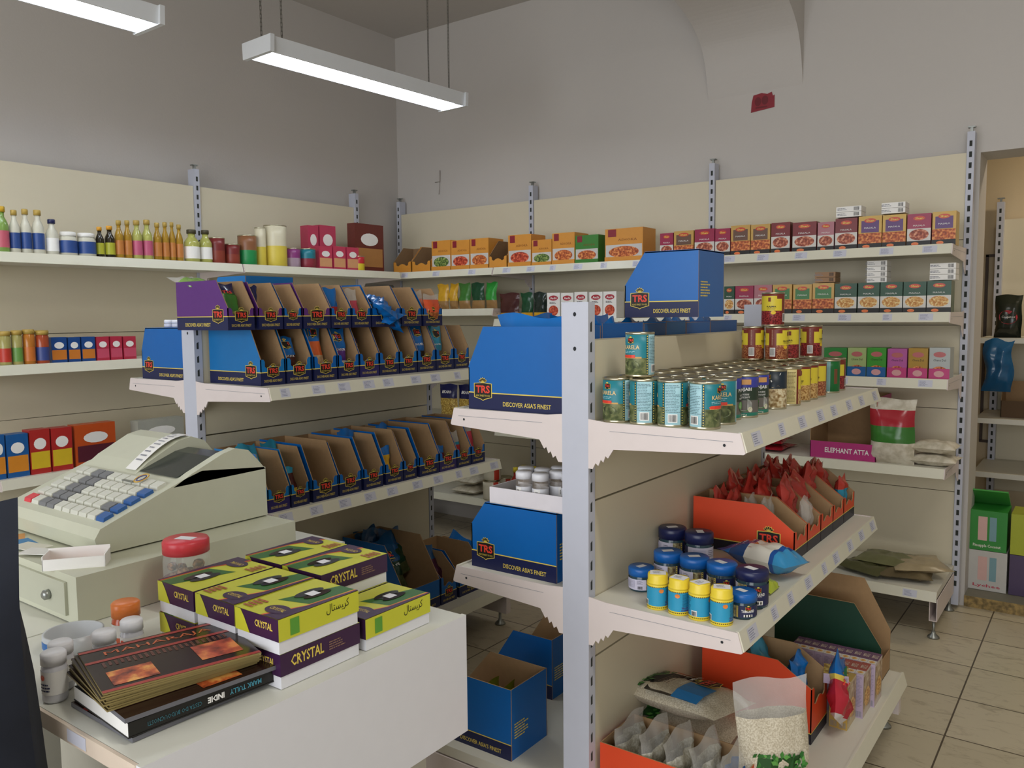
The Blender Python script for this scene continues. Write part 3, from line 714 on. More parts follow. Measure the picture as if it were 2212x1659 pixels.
# ---- lower shelf
G_A2 = 'blue spice cartons on the lower shelf of the left gondola'
A2 = [(580, 628, BLUE2, None, 'worn light blue carton beside the cash register'), (630, 670, BLUE2, 'y', 'light blue carton with a yellow and red snack pouch'), (677, 732, BLUE, None, 'blue empty carton with its left side showing, third on the lower shelf'),
      (734, 782, BLUE, None, 'blue empty carton, fourth from the register on the lower shelf'), (787, 829, BLUE, None, 'blue empty carton, fifth from the register on the lower shelf'), (834, 872, BLUE, 'o', 'blue carton with an amber pouch at its left'),
      (873, 901, BLUE, None, 'narrow blue carton right of the amber pouch carton'), (907, 949, BLUE, None, 'blue carton with its side printed in navy, eighth on the lower shelf'), (950, 987, BLUE, 'm', 'blue carton with a small blue snack pouch low inside'),
      (988, 1018, BLUE, 'r', 'blue carton with a red and teal pouch near the shelf end'), (1019, 1048, BLUE, 'p', 'blue carton at the far end of the lower shelf, pink crisp pouch')]
x2 = -2.315
for i, (a, b_, mo, pc, lab) in enumerate(A2):
    yb = 1112 - (a - 580) * .24
    y0 = on(a, yb, x=x2).y; y1 = on(b_, yb, x=x2).y - .002; w = y1 - y0
    put(CT('display_carton', w, .3, .2 + .004 * (i % 3), .082, mo, band=(mat('#2a2260', .4) if i in (0, 8) else NAVY), yc=.2, side=None), (x2, (y0 + y1) / 2, ZA2), RL, lab, G_A2)
    ym = (y0 + y1) / 2; z = ZA2 + .005
    sp = dict(y=('yellow and red snack', [(.45, food('#c9a02a', '#d8c23a', '#b8443a', 40)), (.85, BAGBR), (1, BAGT)], .13), o=('amber', [(.3, CLR), (.75, BAGY), (1, BAGB)], .14), m=('small blue snack', [(.7, PM('#6a2430')), (1, BAGB)], .1), r=('red and teal', [(.6, BAGR), (.7, BAGT), (1, CLR)], .15), p=('pink crisp', [(.25, food('#d9d0c0', '#c9b890', '#b8504a', 60)), (.8, PM('#c03a52')), (1, CLR)], .165))
    if pc:
        n, zn, hh = sp[pc]
        pouch('spice_pouch', min(.075, w - .02), hh, .03, zn, (x2 - .04, ym - .006, z), RL, n + ' pouch inside a carton on the left gondola lower shelf', None, 40 + i, rx=-.2)
    if i in (0, 1, 4, 6):
        pouch('spice_pouch', min(.09, w - .01), .2, .03, [(1, BAGT if i < 2 else BAGB)], (x2 - .15, ym, z + .015), RL, 'dark teal pouch top showing behind the %s carton of the lower shelf' % {0: 'first', 1: 'second', 4: 'fifth', 6: 'seventh'}[i], 'blue pouch tops at the back of the lower shelf', 60 + i, rx=-.1, crumple=.007)
# ---- base shelf: cartons of blue bags
A0 = [(.22, 2.49, BLUE, 'big blue carton full of bay leaf pouches on the base of the left gondola'), (.105, 2.66, BLUE, 'blue carton right of the bay leaf carton on the gondola base'), (.17, 2.815, BLUE, 'blue carton at the far end of the left gondola base')]
for i, (w, yc_, mo, lab) in enumerate(A0):
    h = .3 if i == 0 else .2
    put(CT('display_carton', w, .36 if i == 0 else .28, h - .0, .12 if i < 2 else .1, mo, band=NAVY, yc=.3, side=None, notch=(i > 0)), (-2.3, yc_, ZA0), RL, lab, 'cartons on the left gondola base')
DB = PM('#0b4a7a')
for k, (dx, dy, dz, rx_, ry_) in enumerate(((-.1, -.05, .1, -.5, .1), (-.16, .04, .12, -.5, -.2), (-.24, -.03, .14, -.4, .3), (-.2, .07, .13, -.45, .1), (-.3, .03, .12, -.3, -.1))):
    pouch('spice_pouch', .13, .19, .04, [(.25, food('#4a4a2a', '#3a4a28', '#5a5a3a', 60)), (.62, PM('#123a2a')), (1, DB)], (-2.3 + dx, 2.49 + dy, ZA0 + .004 + dz), RL, 'blue bay leaf pouch in the big carton on the gondola base, %s' % ['front one upright', 'second behind', 'rearmost left', 'right of the middle', 'rearmost right'][k], 'bay leaf pouches', 80 + k, rx=rx_, ry=ry_, crumple=.008, deco=(lambda d: (logo(d, 0, .14, .06, False), d.txt('BAY LEAVES', 0, .095, .085, .012, WHITE, .02))) if k == 0 else None)
pouch('spice_pouch', .1, .16, .035, [(.6, PM('#4a1f3a')), (1, DB)], (-2.38, 2.67, ZA0 + .08), RL, 'dark pouch in the narrow carton on the gondola base', None, 91, rx=-.5)
# carton on the floor past the gondola end
put(CT('display_carton', .26, .3, .19, .19, BLUE, band=NAVY, side=None, notch=False, text=False, frontlogo=False), (-2.93, 3.2, 0), RB, 'blue carton on the floor past the end of the left gondola', None)
pouch('spice_pouch', .15, .2, .04, [(.4, BAGPK), (1, BAGB)], (-2.86, 3.29, .085), RB, 'blue and pink pouch sticking out of the floor carton', None, 93, rx=-.3, ry=.35, deco=lambda d: logo(d, 0, .13, .08, False))
# ================================================================== MIDDLE GONDOLA, LEFT SIDE
put(CT('display_carton', .19, .31, .227, .115, BLUE, band=NAVY, yc=.17, side='TR', closed=False, fhl=.118), (-1.437, 1.855, ZBL1), RR, 'big plain blue carton on the upper left shelf of the middle gondola', 'blue cartons on the upper left shelf')
ys = [1.952, 2.2, 2.35, 2.5, 2.7, 2.95]
for i in range(5):
    w = ys[i + 1] - ys[i] - .003
    put(CT('display_carton', w, .3, .232 - .004 * (i % 2), .115, [BLUE, mat('#1a5f9c', .4), BLUE2, BLUE, mat('#235a9a', .42)][i], band=NAVY, yc=.17, side=None), (-1.425, (ys[i] + ys[i + 1]) / 2, ZBL1), RR, 'blue carton back seen over the middle panel, %s from the post' % ORD[i], 'blue cartons on the upper left shelf')
    for k in range(2 if w > .17 else 1):
        yy = ys[i] + w * (k + .5) / (2 if w > .17 else 1)
        pouch('spice_pouch', min(.12, w * .8), .235, .09, [(1, BAGB)], (-1.2 - .02 * k, yy, ZBL1 + .008), RR, 'crinkled blue bag top rising over the %s carton%s' % (ORD[i], '' if w <= .17 else [', near one', ', far one'][k]), 'blue bags behind the middle panel', 100 + i * 3 + k, crumple=.01, rx=.05 * k)
GF = food('#3c7a3a', '#5a8f45', '#7aa860', 30)
for k in range(3):
    pouch('spice_pouch', .19, .255, .05, [(.82, GF), (1, BAGB)], (-1.43 + .07 * k, 2.06 + .05 * k, ZBL1 + .004), RR, 'green and blue pouch beside the big plain blue carton, %s' % ['front one', 'middle one', 'rear one'][k], 'green and blue pouches', 120 + k, rx=-.06, crumple=.006)
pouch('spice_pouch', .26, .25, .1, [(1, BAGB)], (-1.27, 1.86, ZBL1 + .006), RB, 'wide blue crinkled bag filling the big plain blue carton', None, 124, crumple=.009)
# carton lying askew on top
put(CT('display_carton', .19, .235, .192, .095, BLUE, band=NAVY, yc=.28, side='TR', closed=True, addr=True, fine=True), (-1.193, 2.305, ZBL1 + .247), RR, 'blue carton set on top of the bags over the middle gondola', None)
# second left shelf
put(CT('display_carton', .115, .285, .187, .122, BLUE, band=NAVY, yc=.17, side='TR', closed=True, addr=True), (-1.438, 1.822, ZBL2), RR, 'blue carton under the white jar tray on the lower left shelf', None)
b = MB(); tw, td, th = .255, .185, .045; wc = mat('#e6e1e6', .6); wi = mat('#cfc9c6', .65)
b.box(-tw / 2, tw / 2, 0, td, 0, .003, wi)
b.box(-tw / 2, tw / 2, 0, .003, .003, th, wc, back=wi); b.box(-tw / 2, tw / 2, td - .003, td, .003, th, wc, front=wi); b.box(-tw / 2, -tw / 2 + .003, .003, td - .003, .003, th * 1.0, wc, right=wi); b.box(tw / 2 - .003, tw / 2, .003, td - .003, .003, th, wc, left=wi)
ZT = ZBL2 + .1885
put(proto('jar_tray', 'tray', b), (-1.245, 1.765, ZT), 0, 'white cardboard tray of spice jars on top of the blue carton')
SJ = proto('spice_jar', 'jar', jar_parts(.022, .09, .02, glass('#b9a894', key='amber_glass'), mat('#e9e9ee', .35), mat('#e4e4e8', .5), .02, .05, sticker=False, neck=.019, lidr=.023, deco=lambda d: (d.rect(-.012, .006, .004 + .02, .028 + .02, WHITE, 3), d.up(), d.bars(-.008, .0, .03, .042, BLACK, 3, 6))))
fill = mat('#6a5646', .9)
for i, (dx, dy) in enumerate(((-.055, .03), (.0, .028), (-.085, .082), (-.035, .09), (.02, .082), (.062, .075), (-.01, .135), (.05, .135))):
    put(SJ, (-1.245 + dx + .02, 1.765 + dy + .005, ZT + .0035), .3 * i, 'glass spice jar with white lid in the white tray, %s' % ['front left', 'front right', 'left side, second row', 'middle of second row', 'right of second row', 'far right of second row', 'back row left', 'back row right'][i], 'white lidded spice jars in the tray')
put(CT('display_carton', .2, .3, .235, .12, BLUE, band=NAVY, side=None), (-1.43, 2.12, ZBL2), RR, 'blue carton behind the jar tray with a kraft flap', None)
# base left
put(CT('display_carton', .18, .3, .207, .1, BLUE, band=NAVY, yc=.3, side='TR', addr=True, notch=True), (-1.614, 1.865, ZB0), RR, 'open blue carton on the base shelf beside the counter', 'blue cartons on the base shelf')
put(CT('display_carton', .2, .22, .2, .1, BLUE, band=NAVY, yc=.3, side=None, addr=True), (-1.645, 2.25, ZB0), RR, 'blue carton with a raised flap behind the post on the base shelf', 'blue cartons on the base shelf')
for k in range(3):
    pouch('spice_pouch', .13, .15, .05, [(.5, mat('#cbb89a', .5)), (.8, PM('#b8344a')), (1, PM('#8a9a2a'))], (-1.5 + .06 * k, 1.865, ZB0 + .005), RR, 'red and green pouch inside the open base carton, %s' % ['front', 'middle', 'rear'][k], 'pouches in the open base carton', 140 + k, rx=-.2)
# ================================================================== MIDDLE GONDOLA, RIGHT SIDE: TINS
TEAL = mat('#1f7f8c', .4, noise=.05, name='teal_label'); LTEAL = mat('#a9d3dc', .45, noise=.03, name='pale_teal_label'); GOURD = food('#3a4026', '#55603a', '#7a7f52', 60, .4)
RUST = mat('#7c2f20', .42, noise=.06, name='rust_label'); YEL = mat('#e4cf3a', .45, noise=.04, name='yellow_label'); BEANS = food('#6b2a1a', '#8f4428', '#c08458', 240, .4, 'vor'); KIDNEY = food('#4a0f14', '#7a1a20', '#a83a3a', 200, .35, 'vor'); CHICK = food('#8a5a2a', '#b98a4a', '#dcb87a', 190, .4, 'vor')
CR = .0358; CH = .11
def adeg(t): return (math.degrees(t) + 180) % 360 - 180
def karela():
    def fn(t, z):
        a = adeg(t)
        if abs(a) < 33 or abs(abs(a) - 180) < 12: return LTEAL
        return GOURD if z < .048 else TEAL
    def deco(d):
        for s in (-1, 1):
            d.rect(s * math.radians(33) * CR, s * math.radians(40) * CR, .007, .103, mat('#123a46', .5), 2)
            d.up()
            for i in range(16): d.ell(s * math.radians(36.5) * CR, .01 + i * .006, .0014, .002, GOLD, 5)
            d.up(-1)
            c = s * math.radians(104) * CR
            d.rect(c - .028, c + .028, .046, .05, mat('#c9a05a', .5), 6); d.up(); logo(d, c, .09, .018, False); d.txt('KARELA', c, .0735, .046, .01, mat('#e2c48a', .45), .02)
            d.fine(c - .024, c + .024, .058, .065, 2, LTEAL, 3, .4); d.rect(c - .025, c + .012, .0475, .0545, REDK, 4); d.poly([(c - .025, .0475), (c - .03, .051), (c - .025, .0545)], REDK)
            d.ell(c, .03, .022, .012, food('#4a5230', '#6b744a', '#8a8f60', 90)); d.up(-1)
        d.up(); d.fine(-.017, .017, .034, .1, 18, mat('#4a6a72', .6), 5, .3); d.rect(-.011, .011, .011, .031, WHITE, 3); d.up(); d.bars(-.009, .009, .013, .029, BLACK, 4, 12)
        for a in (-104, 104):
            pass
    return proto('karela_tin', 'tin', can_parts(CR, CH, fn, TIN, 36, deco, [0, .42, .7, 1]))
KAR = karela()
def kala(beans, nm, strip=RUST):
    def fn(t, z):
        a = abs(adeg(t))
        if a < 24: return strip
        if z < .05: return beans
        if z < .088 and a < 150: return YEL
        if z < .098 and 48 < a < 150: return YEL
        return RUST
    def deco(d):
        d.rect(-.009, .009, .014, .042, WHITE, 3); d.up(); d.bars(-.0075, .0075, .017, .04, BLACK, 7, 10); d.txt('BRINE SALTED', 0, .075, .004, .05, mat('#c9a08a', .5)) if False else d.fine(-.0025, .0025, .05, .1, 20, mat('#c9a08a', .5), 8, .5)
        for s in (-1, 1):
            c = s * math.radians(78) * CR; d.txt(nm, c, .063, .03, .006, BLACK, .02); d.rect(c - .004 + s * .006, c + .004 + s * .006, .08, .093, RUST, 2); d.ell(c - s * .006, .044, .008, .006, mat('#f0c81e', .4), 12)
            d.fine(c - .014, c + .014, .054, .06, 2, mat('#8a7a2a', .5), 2, .3)
    return proto('bean_tin', 'tin', can_parts(CR, CH, fn, TIN, 36, deco, [0, .45, .84, .94, 1]))
KALA = kala(BEANS, 'KALA CHANA'); KIDN = kala(KIDNEY, 'RAJMA'); CHKP = kala(CHICK, 'CHICK PEAS')
def punjabi():
    G1 = mat('#1f7f6a', .4); PU = mat('#3a3f9a', .4); BK = mat('#2a3a2a', .45); BOWL = food('#8a8a84', '#aaa9a2', '#cfcdc4', 50)
    fn = lambda t, z: G1 if z > .1 else PU if z > .084 else BK if z > .048 else G1 if z < .013 else mat('#6a655e', .45)
    def deco(d):
        for c in (-.075, 0, .075):
            d.rect(c - .004, c + .02, .085, .098, mat('#d8a060', .4), 3); d.txt('PUNJABI', c, .072, .042, .011, WHITE, .02); d.txt('TINDA IN BRINE', c, .06, .03, .0045, WHITE); d.txt('INDIAN BABY', c, .053, .034, .0045, WHITE)
            d.ell(c + .003, .034, .02, .016, BOWL, 18); d.up(); d.ell(c + .001, .03, .019, .013, mat('#4f8a3a', .4), 16, PI, 2 * PI); d.ell(c - .012, .036, .009, .009, mat('#5fae44', .4)); d.ell(c + .018, .022, .006, .007, mat('#d8d2b8', .5)); d.txt('400g', c, .0085, .02, .005, WHITE); d.up(-1)
    return proto('gourd_tin', 'tin', can_parts(.034, CH, fn, TIN, 32, deco, [0, .08, .4, .73, .9, 1]))
PUNJ = punjabi()
def mush():
    fn = lambda t, z: food('#8a6a3a', '#c9b083', '#e8dcb8', 110, .4) if z < .058 else mat('#1d2a36', .4)
    def deco(d):
        for c in (-.05, .05):
            logo(d, c - .014, .09, .018, False); d.poly([(c - .004, .075), (c + .02, .096), (c + .022, .101), (c - .006, .08)], WHITE); d.poly([(c - .03, .058), (c - .015, .064), (c, .06), (c + .015, .066), (c + .03, .058)], food('#8a6a3a', '#c9b083', '#e8dcb8', 110, .4))
    return proto('mushroom_tin', 'tin', can_parts(CR, CH, fn, TIN, 32, deco, [0, .52, 1]))
MUSH = mush()
def panelcan():
    CRM = mat('#d9c98a', .45)
    fn = lambda t, z: CRM if abs(adeg(t)) < 26 else RUST if abs(adeg(t)) < 36 else (CHICK if z < .05 else YEL if z < .09 else RUST)
    def deco(d): d.fine(-.013, .013, .012, .098, 22, mat('#7a6a3a', .6), 6, .35)
    return proto('bean_tin', 'tin', can_parts(CR, CH, fn, TIN, 32, deco, [0, .42, .8, 1]))
PANC = panelcan()
def greencan():
    GR = mat('#0f6a2e', .4); PT = mat('#7aa6a6', .5)
    fn = lambda t, z: PT if abs(adeg(t)) < 26 else YEL if abs(adeg(t)) < 32 else (mat('#7a4a2e', .45) if 45 < abs(adeg(t)) < 75 and .03 < z < .085 else GR)
    return proto('spinach_tin', 'tin', can_parts(CR, CH, fn, TIN, 36, None, [0, .25, .75, 1]))
GRNC = greencan()
def vd(x, y): return math.atan2(-x, y)   # angle of the viewer seen from a tin
def tin(pr, x, y, z, turn, label, group=None): return put(pr, (x, y, z), vd(x, y) + math.radians(turn), label, group)
XS = [-.987, -.9115, -.837]
G_K = 'bitter gourd tins on the upper shelf of the middle gondola'
front_k = [(-.987, 1.79, 62, 'front row, against the panel'), (-.9125, 1.79, 0, 'front row, second from the panel'), (-.838, 1.79, 0, 'front row, third from the panel'), (-.757, 1.79, -42, 'front row, at the shelf edge'), (-.757, 1.887, -100, 'shelf edge, right behind the front corner tin')]
for x, y, tn, w_ in front_k:
    t = tin(KAR, x, y, ZB1, tn, 'teal bitter gourd tin, ' + w_, G_K)
b = MB(); d = D(b, CYL(CR, 0)); 
STK = proto('price_sticker', 'sticker', b)
tin(KAR, -.947, 1.832, ZB1 + CH + .0007, 66, 'single teal bitter gourd tin standing on top of the front row', G_K)
for j in range(5):
    for i, x in enumerate(XS):
        tin(KAR, x, 1.866 + j * .0745, ZB1, random.uniform(-90, 90), 'teal bitter gourd tin, %s row from the front, %s from the panel' % (ORD[j + 1], ORD[i]), G_K)
for k, (y, tn) in enumerate(((1.973, -40), (2.043, -6), (2.1225, 20))):
    tin(PUNJ, -.757 - (.018 if k == 0 else 0), y, ZB1, tn, 'white bowl gourd tin with dark green top, %s along the shelf edge' % ORD[k], 'gourd tins with a white bowl picture')
tin(MUSH, -.757, 2.263, ZB1, 78, 'dark tin with a mushroom picture at the shelf edge', 'mushroom tins'); tin(MUSH, -.77, 2.197, ZB1, 60, 'dark mushroom tin half hidden behind the gourd tins', 'mushroom tins') if False else None
tin(PANC, -.75, 2.369, ZB1, 18, 'rust brown tin with a cream ingredients panel at the shelf edge')
for k, (y, pr, tn) in enumerate(((2.487, CHKP, -78), (2.563, CHKP, -76), (2.652, KALA, -78))):
    tin(pr, -.757, y, ZB1, tn, 'yellow labelled bean tin, %s along the shelf edge' % ORD[k], 'bean tins with a yellow label')
tin(GRNC, -.757, 2.81, ZB1, -20, 'green spinach tin with pale teal panel at the shelf edge'); tin(KIDN, -.765, 2.912, ZB1, 80, 'last bean tin at the far end of the shelf edge', 'bean tins with a yellow label')
for j in range(9):
    for i, x in enumerate(XS):
        tin([KALA, KIDN, CHKP][(i + j) % 3], x, 2.247 + j * .0745, ZB1, random.uniform(-90, 90), 'bean tin in the rear block, %s row from the gourd tins, %s from the panel' % (ORD[j], ORD[i]), 'bean tins with a yellow label')
ZT1 = ZB1 + CH + .0007
for pr, x, y, z, tn, lab in ((KALA, -.962, 2.668, ZT1, -8, 'bean tin of the upper layer, next to the panel'), (KALA, -.881, 2.662, ZT1, -22, 'bean tin of the upper layer with the barcode at its left'), (KIDN, -.872, 2.745, ZT1, -78, 'kidney bean tin hidden behind the two upper layer tins'),
                             (KIDN, -.845, 2.912, ZT1, -5, 'kidney bean tin of the upper layer standing apart at the far end'), (KIDN, -.905, 2.69, ZT1 + CH + .0007, 70, 'topmost kidney bean tin of the pyramid, beside the far post')):
    tin(pr, x, y, z, tn, lab, 'bean tins of the upper layers')
# ================================================================== SECOND SHELF: JARS, YELLOW CANS, ORANGE CARTONS
LILAC = mat('#d3cfe2', .5, noise=.04); NLAB = mat('#232852', .42, noise=.05); PASTE = mat('#2f4a55', .15, noise=.1); NLID = mat('#1c2350', .35, noise=.04); BLID = mat('#1263b4', .35, noise=.04); POD = food('#4a3a28', '#8a7a55', '#b8b48a', 90)
def tam(r, h, lidm, lidh):
    lz0, lz1 = h * .1, h - lidh - r * .2
    def fn(t, z):
        a = adeg(t)
        if -150 < a < -20: return LILAC
        if -20 < a < 12: return POD
        return NLAB
    def deco(d):
        s = r / .037; zc = (lz0 + lz1) / 2; hh = lz1 - lz0
        c = math.radians(62) * r
        d.rect(math.radians(13) * r, math.radians(21) * r, lz0, lz1, GOLD, 2); d.up()
        for i in range(9): d.ell(math.radians(17) * r, lz0 + hh * (i + .5) / 9, .0018 * s, .002 * s, NLAB, 4)
        logo(d, c, zc + hh * .27, .016 * s, False); d.txt('TAMARIND', c, zc + hh * .06, .036 * s, .0075 * s, WHITE, .02); d.fine(c - .012, c + .012, zc - hh * .08, zc - hh * .02, 2, LILAC, 2, .3)
        d.rect(c - .012 * s, c + .012 * s, lz0 + hh * .06, lz0 + hh * .26, WHITE, 2); d.up()
        for k in range(3): d.ell(c + (k - 1) * .007 * s, lz0 + hh * .16, .002 * s, .004 * s, BLACK, 6)
        u = math.radians(-48) * r; d.bars(u - .007 * s, u + .007 * s, lz0 + hh * .1, lz0 + hh * .38, BLACK, 3, 9)
        for k in range(4): u2 = math.radians(-44) * r; d.fine(u2 - .012 * s, u2 + .006 * s, zc + hh * (.06 + k * .09), zc + hh * (.12 + k * .09), 1, mat('#4a4a60', .6), k, .4)
        u = math.radians(-100) * r; d.rect(u - .016 * s, u + .016 * s, zc - hh * .3, zc + hh * .4, mat('#c2bfd6', .5), 3); d.up(); d.fine(u - .013 * s, u + .013 * s, zc - hh * .28, zc + hh * .3, 12, GREYT, 5, .25)
    return proto('tamarind_jar', 'jar', jar_parts(r, h, lidh, PASTE, lidm, fn, lz0, lz1, deco, lidr=r * 1.03, seg=36))
TBIG = tam(.0385, .108, NLID, .03); TBLU = tam(.037, .089, BLID, .025); TNAV = tam(.0385, .092, NLID, .024); TSML = tam(.0325, .061, BLID, .021)
G_T = 'tamarind paste jars on the lower shelf'
for pr, x, y, tn, lab in ((TBIG, -.995, 2.13, 22, 'tall navy lidded tamarind jar next to the panel, rear row'), (TBIG, -.912, 2.125, 100, 'tall navy lidded tamarind jar with its plain lilac side turned forward'), (TBLU, -.93, 1.965, 18, 'blue lidded tamarind jar, left of the three'), (TBLU, -.852, 1.958, 14, 'blue lidded tamarind jar, middle of the three'),
                          (TBLU, -.774, 1.948, -44, 'blue lidded tamarind jar with TAMARIND facing forward'), (TNAV, -.69, 1.932, -40, 'purple navy lidded tamarind jar at the shelf edge'), (TSML, -.683, 1.85, -38, 'small blue lidded tamarind jar behind the yellow cans'), (TSML, -.968, 1.885, 42, 'small blue lidded jar at the left end by the panel')):
    tin(pr, x, y, ZB2, tn, lab, G_T)
CYAN = mat('#2f9cc4', .4, noise=.05); YC = mat('#ecd23c', .38, noise=.04)
def ycan():
    r, h = .0262, .086
    b = MB(); b.lathe([(r * .97, 0, YC), (r, .003, YC), (r, .01, CYAN), (r, .056, YC), (r, .06, YC), (r * .92, .062), (r * .92, .064)], 32, YC)
    d = D(b, CYL(r)); dk = mat('#5a4a1a', .5)
    for z in (.0065, .0565):
        for i in range(36): u = 2 * PI * r * i / 36; d.rect(u, u + .0026, z - .0012, z + .0012, dk)
    for c in (-.055, .027):
        d.up(); d.ell(c - .022, .048, .006, .005, mat('#e8873a', .4)); d.fine(c - .01, c + .012, .022, .053, 11, mat('#1a4a6a', .6), int(c * 999), .35); d.txt('YELLOW', c - .004, .019, .017, .0045, mat('#5a1a6a', .5), .03); d.txt('POWDER', c - .004, .013, .017, .0045, mat('#5a1a6a', .5), .03)
        d.rect(c + .012, c + .026, .011, .024, WHITE, 3); d.up(); d.bars(c + .013, c + .025, .0115, .022, BLACK, 5, 9); d.up(-2)
    l = MB(); l.lathe([(r * 1.0, .062), (r, .066), (r * .93, .068), (r * .93, .083), (r * .88, h), (.0001, h)], 32, YC)
    D(l, TOPF(h)).poly([(-.021, -.014), (.017, -.019), (.021, .012), (-.016, .018)], STICK); D(l, TOPF(h), .0009).fine(-.012, .012, -.008, .008, 3, GREYT, 3, .35)
    return proto('yellow_powder_can', 'tin', [('can_body', b), ('lid', l)])
YCAN = ycan()
for k, (x, y, tn) in enumerate(((-.873, 1.7875, 8), (-.8145, 1.783, -20), (-.7605, 1.779, 50), (-.7055, 1.776, 8))):
    tin(YCAN, x, y, ZB2, tn, 'yellow and cyan powder can at the shelf front, %s from the left' % ORD[k], 'yellow powder cans')
# orange cartons
edges = [2.336, 2.46, 2.6, 2.74, 2.87, 3.012]
ODK = mat('#1a1d2e', .45)
def ocarton(w, d, h, fh, seed):
    m = carton_mb(w, d, h, fh, ORNG, band=ODK, yc=.3, side=None, notch=True, bandh=.032, text=False, frontlogo=False)
    f = D(m, LEFTF(w, d), .0011)
    for q in (0,):
        logo(f, d - .075, .055, .07, True)
    return m
for i in range(5):
    w = edges[i + 1] - edges[i] - .004
    pr = proto('display_carton', 'carton', ocarton(w, .31, .156, .086, i))
    ym = (edges[i] + edges[i + 1]) / 2
    put(pr, (-.713, ym, ZB2), RL, 'orange display carton on the lower shelf, %s from the tamarind jars' % ORD[i], 'orange cartons on the lower shelf')
    RB_ = PM('#b83a30')
    for k in range(4 if i else 2):
        xx = -.97 + .055 * k
        z0 = .03 + .012 * (i % 2)
        pouch('snack_bag', w * .72, .165 if i else .15, .045, [(.35, food('#a86a3a', '#c98a4a', '#d8b07a', 90)), (.6, CLR if (k == 3 and i == 0) else RB_), (1, RB_)], (xx, ym + random.uniform(-.006, .006), ZB2 + z0), RL, 'red topped bag in %s orange carton, %s from panel' % (ORD[i], ORD[k]), 'red topped bags in the orange cartons', 200 + i * 5 + k, rx=random.uniform(-.12, .12), ry=random.uniform(-.1, .1), crumple=.011)
    if i in (1, 4):
        pouch('snack_bag', w * .6, .13, .04, [(.35, food('#a86a3a', '#c9602e', '#d8b07a', 90)), (.7, CLR if i == 1 else BAGT), (1, CLR if i == 1 else RB_)], (-.745, ym, ZB2 + .02), RL, 'clear bag of orange snacks at the front of the second orange carton' if i == 1 else 'red and blue bag at the front of the last orange carton', None, 240 + i, crumple=.006)
    if i == 0:
        for k in range(2): pouch('snack_bag', w * .7, .145, .04, [(.4, food('#a86a3a', '#c98a4a', '#d8b07a', 90)), (1, CLR)], (-.86 + .05 * k, ym, ZB2 + .02), RL, 'clear bag in the first orange carton, %s' % ['rear', 'front'][k], 'clear bags in the first orange carton', 246 + k, crumple=.007)
# pure milk powder style bag lying between jars and carton
m = pouch_mb(.105, .235, .075, [(.16, PM('#3a8fc0')), (.2, mat('#1a4f9a', .4)), (.62, mat('#ddd8cc', .35, noise=.05)), (.82, PM('#26467a')), (1, BAGB)], 61, 12, 18, .005, deco=lambda d: (d.rect(-.035, .03, .125, .142, mat('#c4703a', .5), 2), d.txt('PURE MILK', 0, .185, .07, .012, mat('#b9c9d8', .5), .01, rot=0), d.txt('POWDER', 0, .166, .055, .012, mat('#b9c9d8', .5), .01)))
m.xf(Matrix.Translation((-.665, 2.175, ZB2 + .04)) @ Matrix.Rotation(math.radians(14), 4, 'Z') @ Matrix.Rotation(math.radians(-90), 4, 'Y') @ Matrix.Rotation(math.radians(22), 4, 'Z') if False else Matrix.Translation((-.655, 2.17, ZB2 + .045)) @ Matrix.Rotation(math.radians(68), 4, 'Z') @ Matrix.Rotation(math.radians(-90), 4, 'X'))
o = obj('powder_bag', m); tag(o, 'white powder bag with blue ends lying against the first orange carton', 'bag')
pouch('snack_bag', .07, .09, .03, [(.7, PM('#b5c43a')), (1, CLR)], (-.672, 2.05, ZB2 + .006), RL, 'small yellow green bag beside the purple navy lidded jar', None, 63, rx=-1.2)
# ================================================================== BASE SHELF
put(proto('display_carton', 'carton', ocarton(.16, .335, .23, .165, 9)), (-.658, 2.426, ZB0), RL, 'large orange display carton on the base shelf, side facing the counter')
def gcarton():
    m = MB(); dg = mat('#0e3d2c', .5, noise=.06)
    w, d, h, fh, cy = .14, .36, .26, .12, .09; prof = [(0, 0), (0, fh), (cy, h), (d, h), (d, 0)]
    m.prism(prof, 'x', -w / 2, -w / 2 + .003, KRAFT, KRAFT, KRAFT); m.prism([(0, 0), (0, fh + .02), (cy, h + .05), (d, h + .05), (d, 0)], 'x', w / 2 - .003, w / 2, KRAFT, KRAFT, KRAFT_D); m.box(-w / 2, w / 2, d - .003, d, 0, h, KRAFT); m.box(-w / 2, w / 2, 0, d, 0, .003, KRAFT); m.box(-w / 2, w / 2, 0, .003, 0, fh * .6, KRAFT)
    D(m, LEFTF(w, d)).poly([(u, v) for u, v in [(d, 0), (d, fh), (d - cy, h - .001), (0, h - .001), (0, 0)]], dg)
    return m
put(proto('display_carton', 'carton', gcarton()), (-.585, 2.955, ZB0), RL, 'dark green and kraft carton at the far end of the base shelf')
# seasoning boxes: three ranks
def sbox(top, side, spine, txt_):
    w, l, h = .0262, .098, .14
    m = MB(); m.box(-w / 2, w / 2, 0, l, 0, h, side, front=spine, top=top)
    d = D(m, TOPF(h)); d.rect(-w / 2, w / 2, 0, .03, mat('#d9d2cc', .4)); d.up(); d.txt(txt_, 0, .062, .018, .03, mat('#c9b8a8', .4), .02) if txt_ else None; d.ell(0, .015, .009, .009, LENTIL, 10)
    d = D(m, FRONT); d.fine(-w * .35, w * .35, .035, h * .95, 22, mat('#8f86a0', .6), 5, .35); d.bars(-w * .38, w * .38, .004, .022, GREYT, 3, 10)
    d = D(m, RIGHTF(w)); d.rect(.004, l - .004, .02, h - .01, food('#8a6a55', '#b59a7a', '#d0bfa5', 35)); d.up(); d.ell(l * .5, h * .4, .035, .03, LENTIL)
    return proto('noodle_seasoning_box', 'box', m)
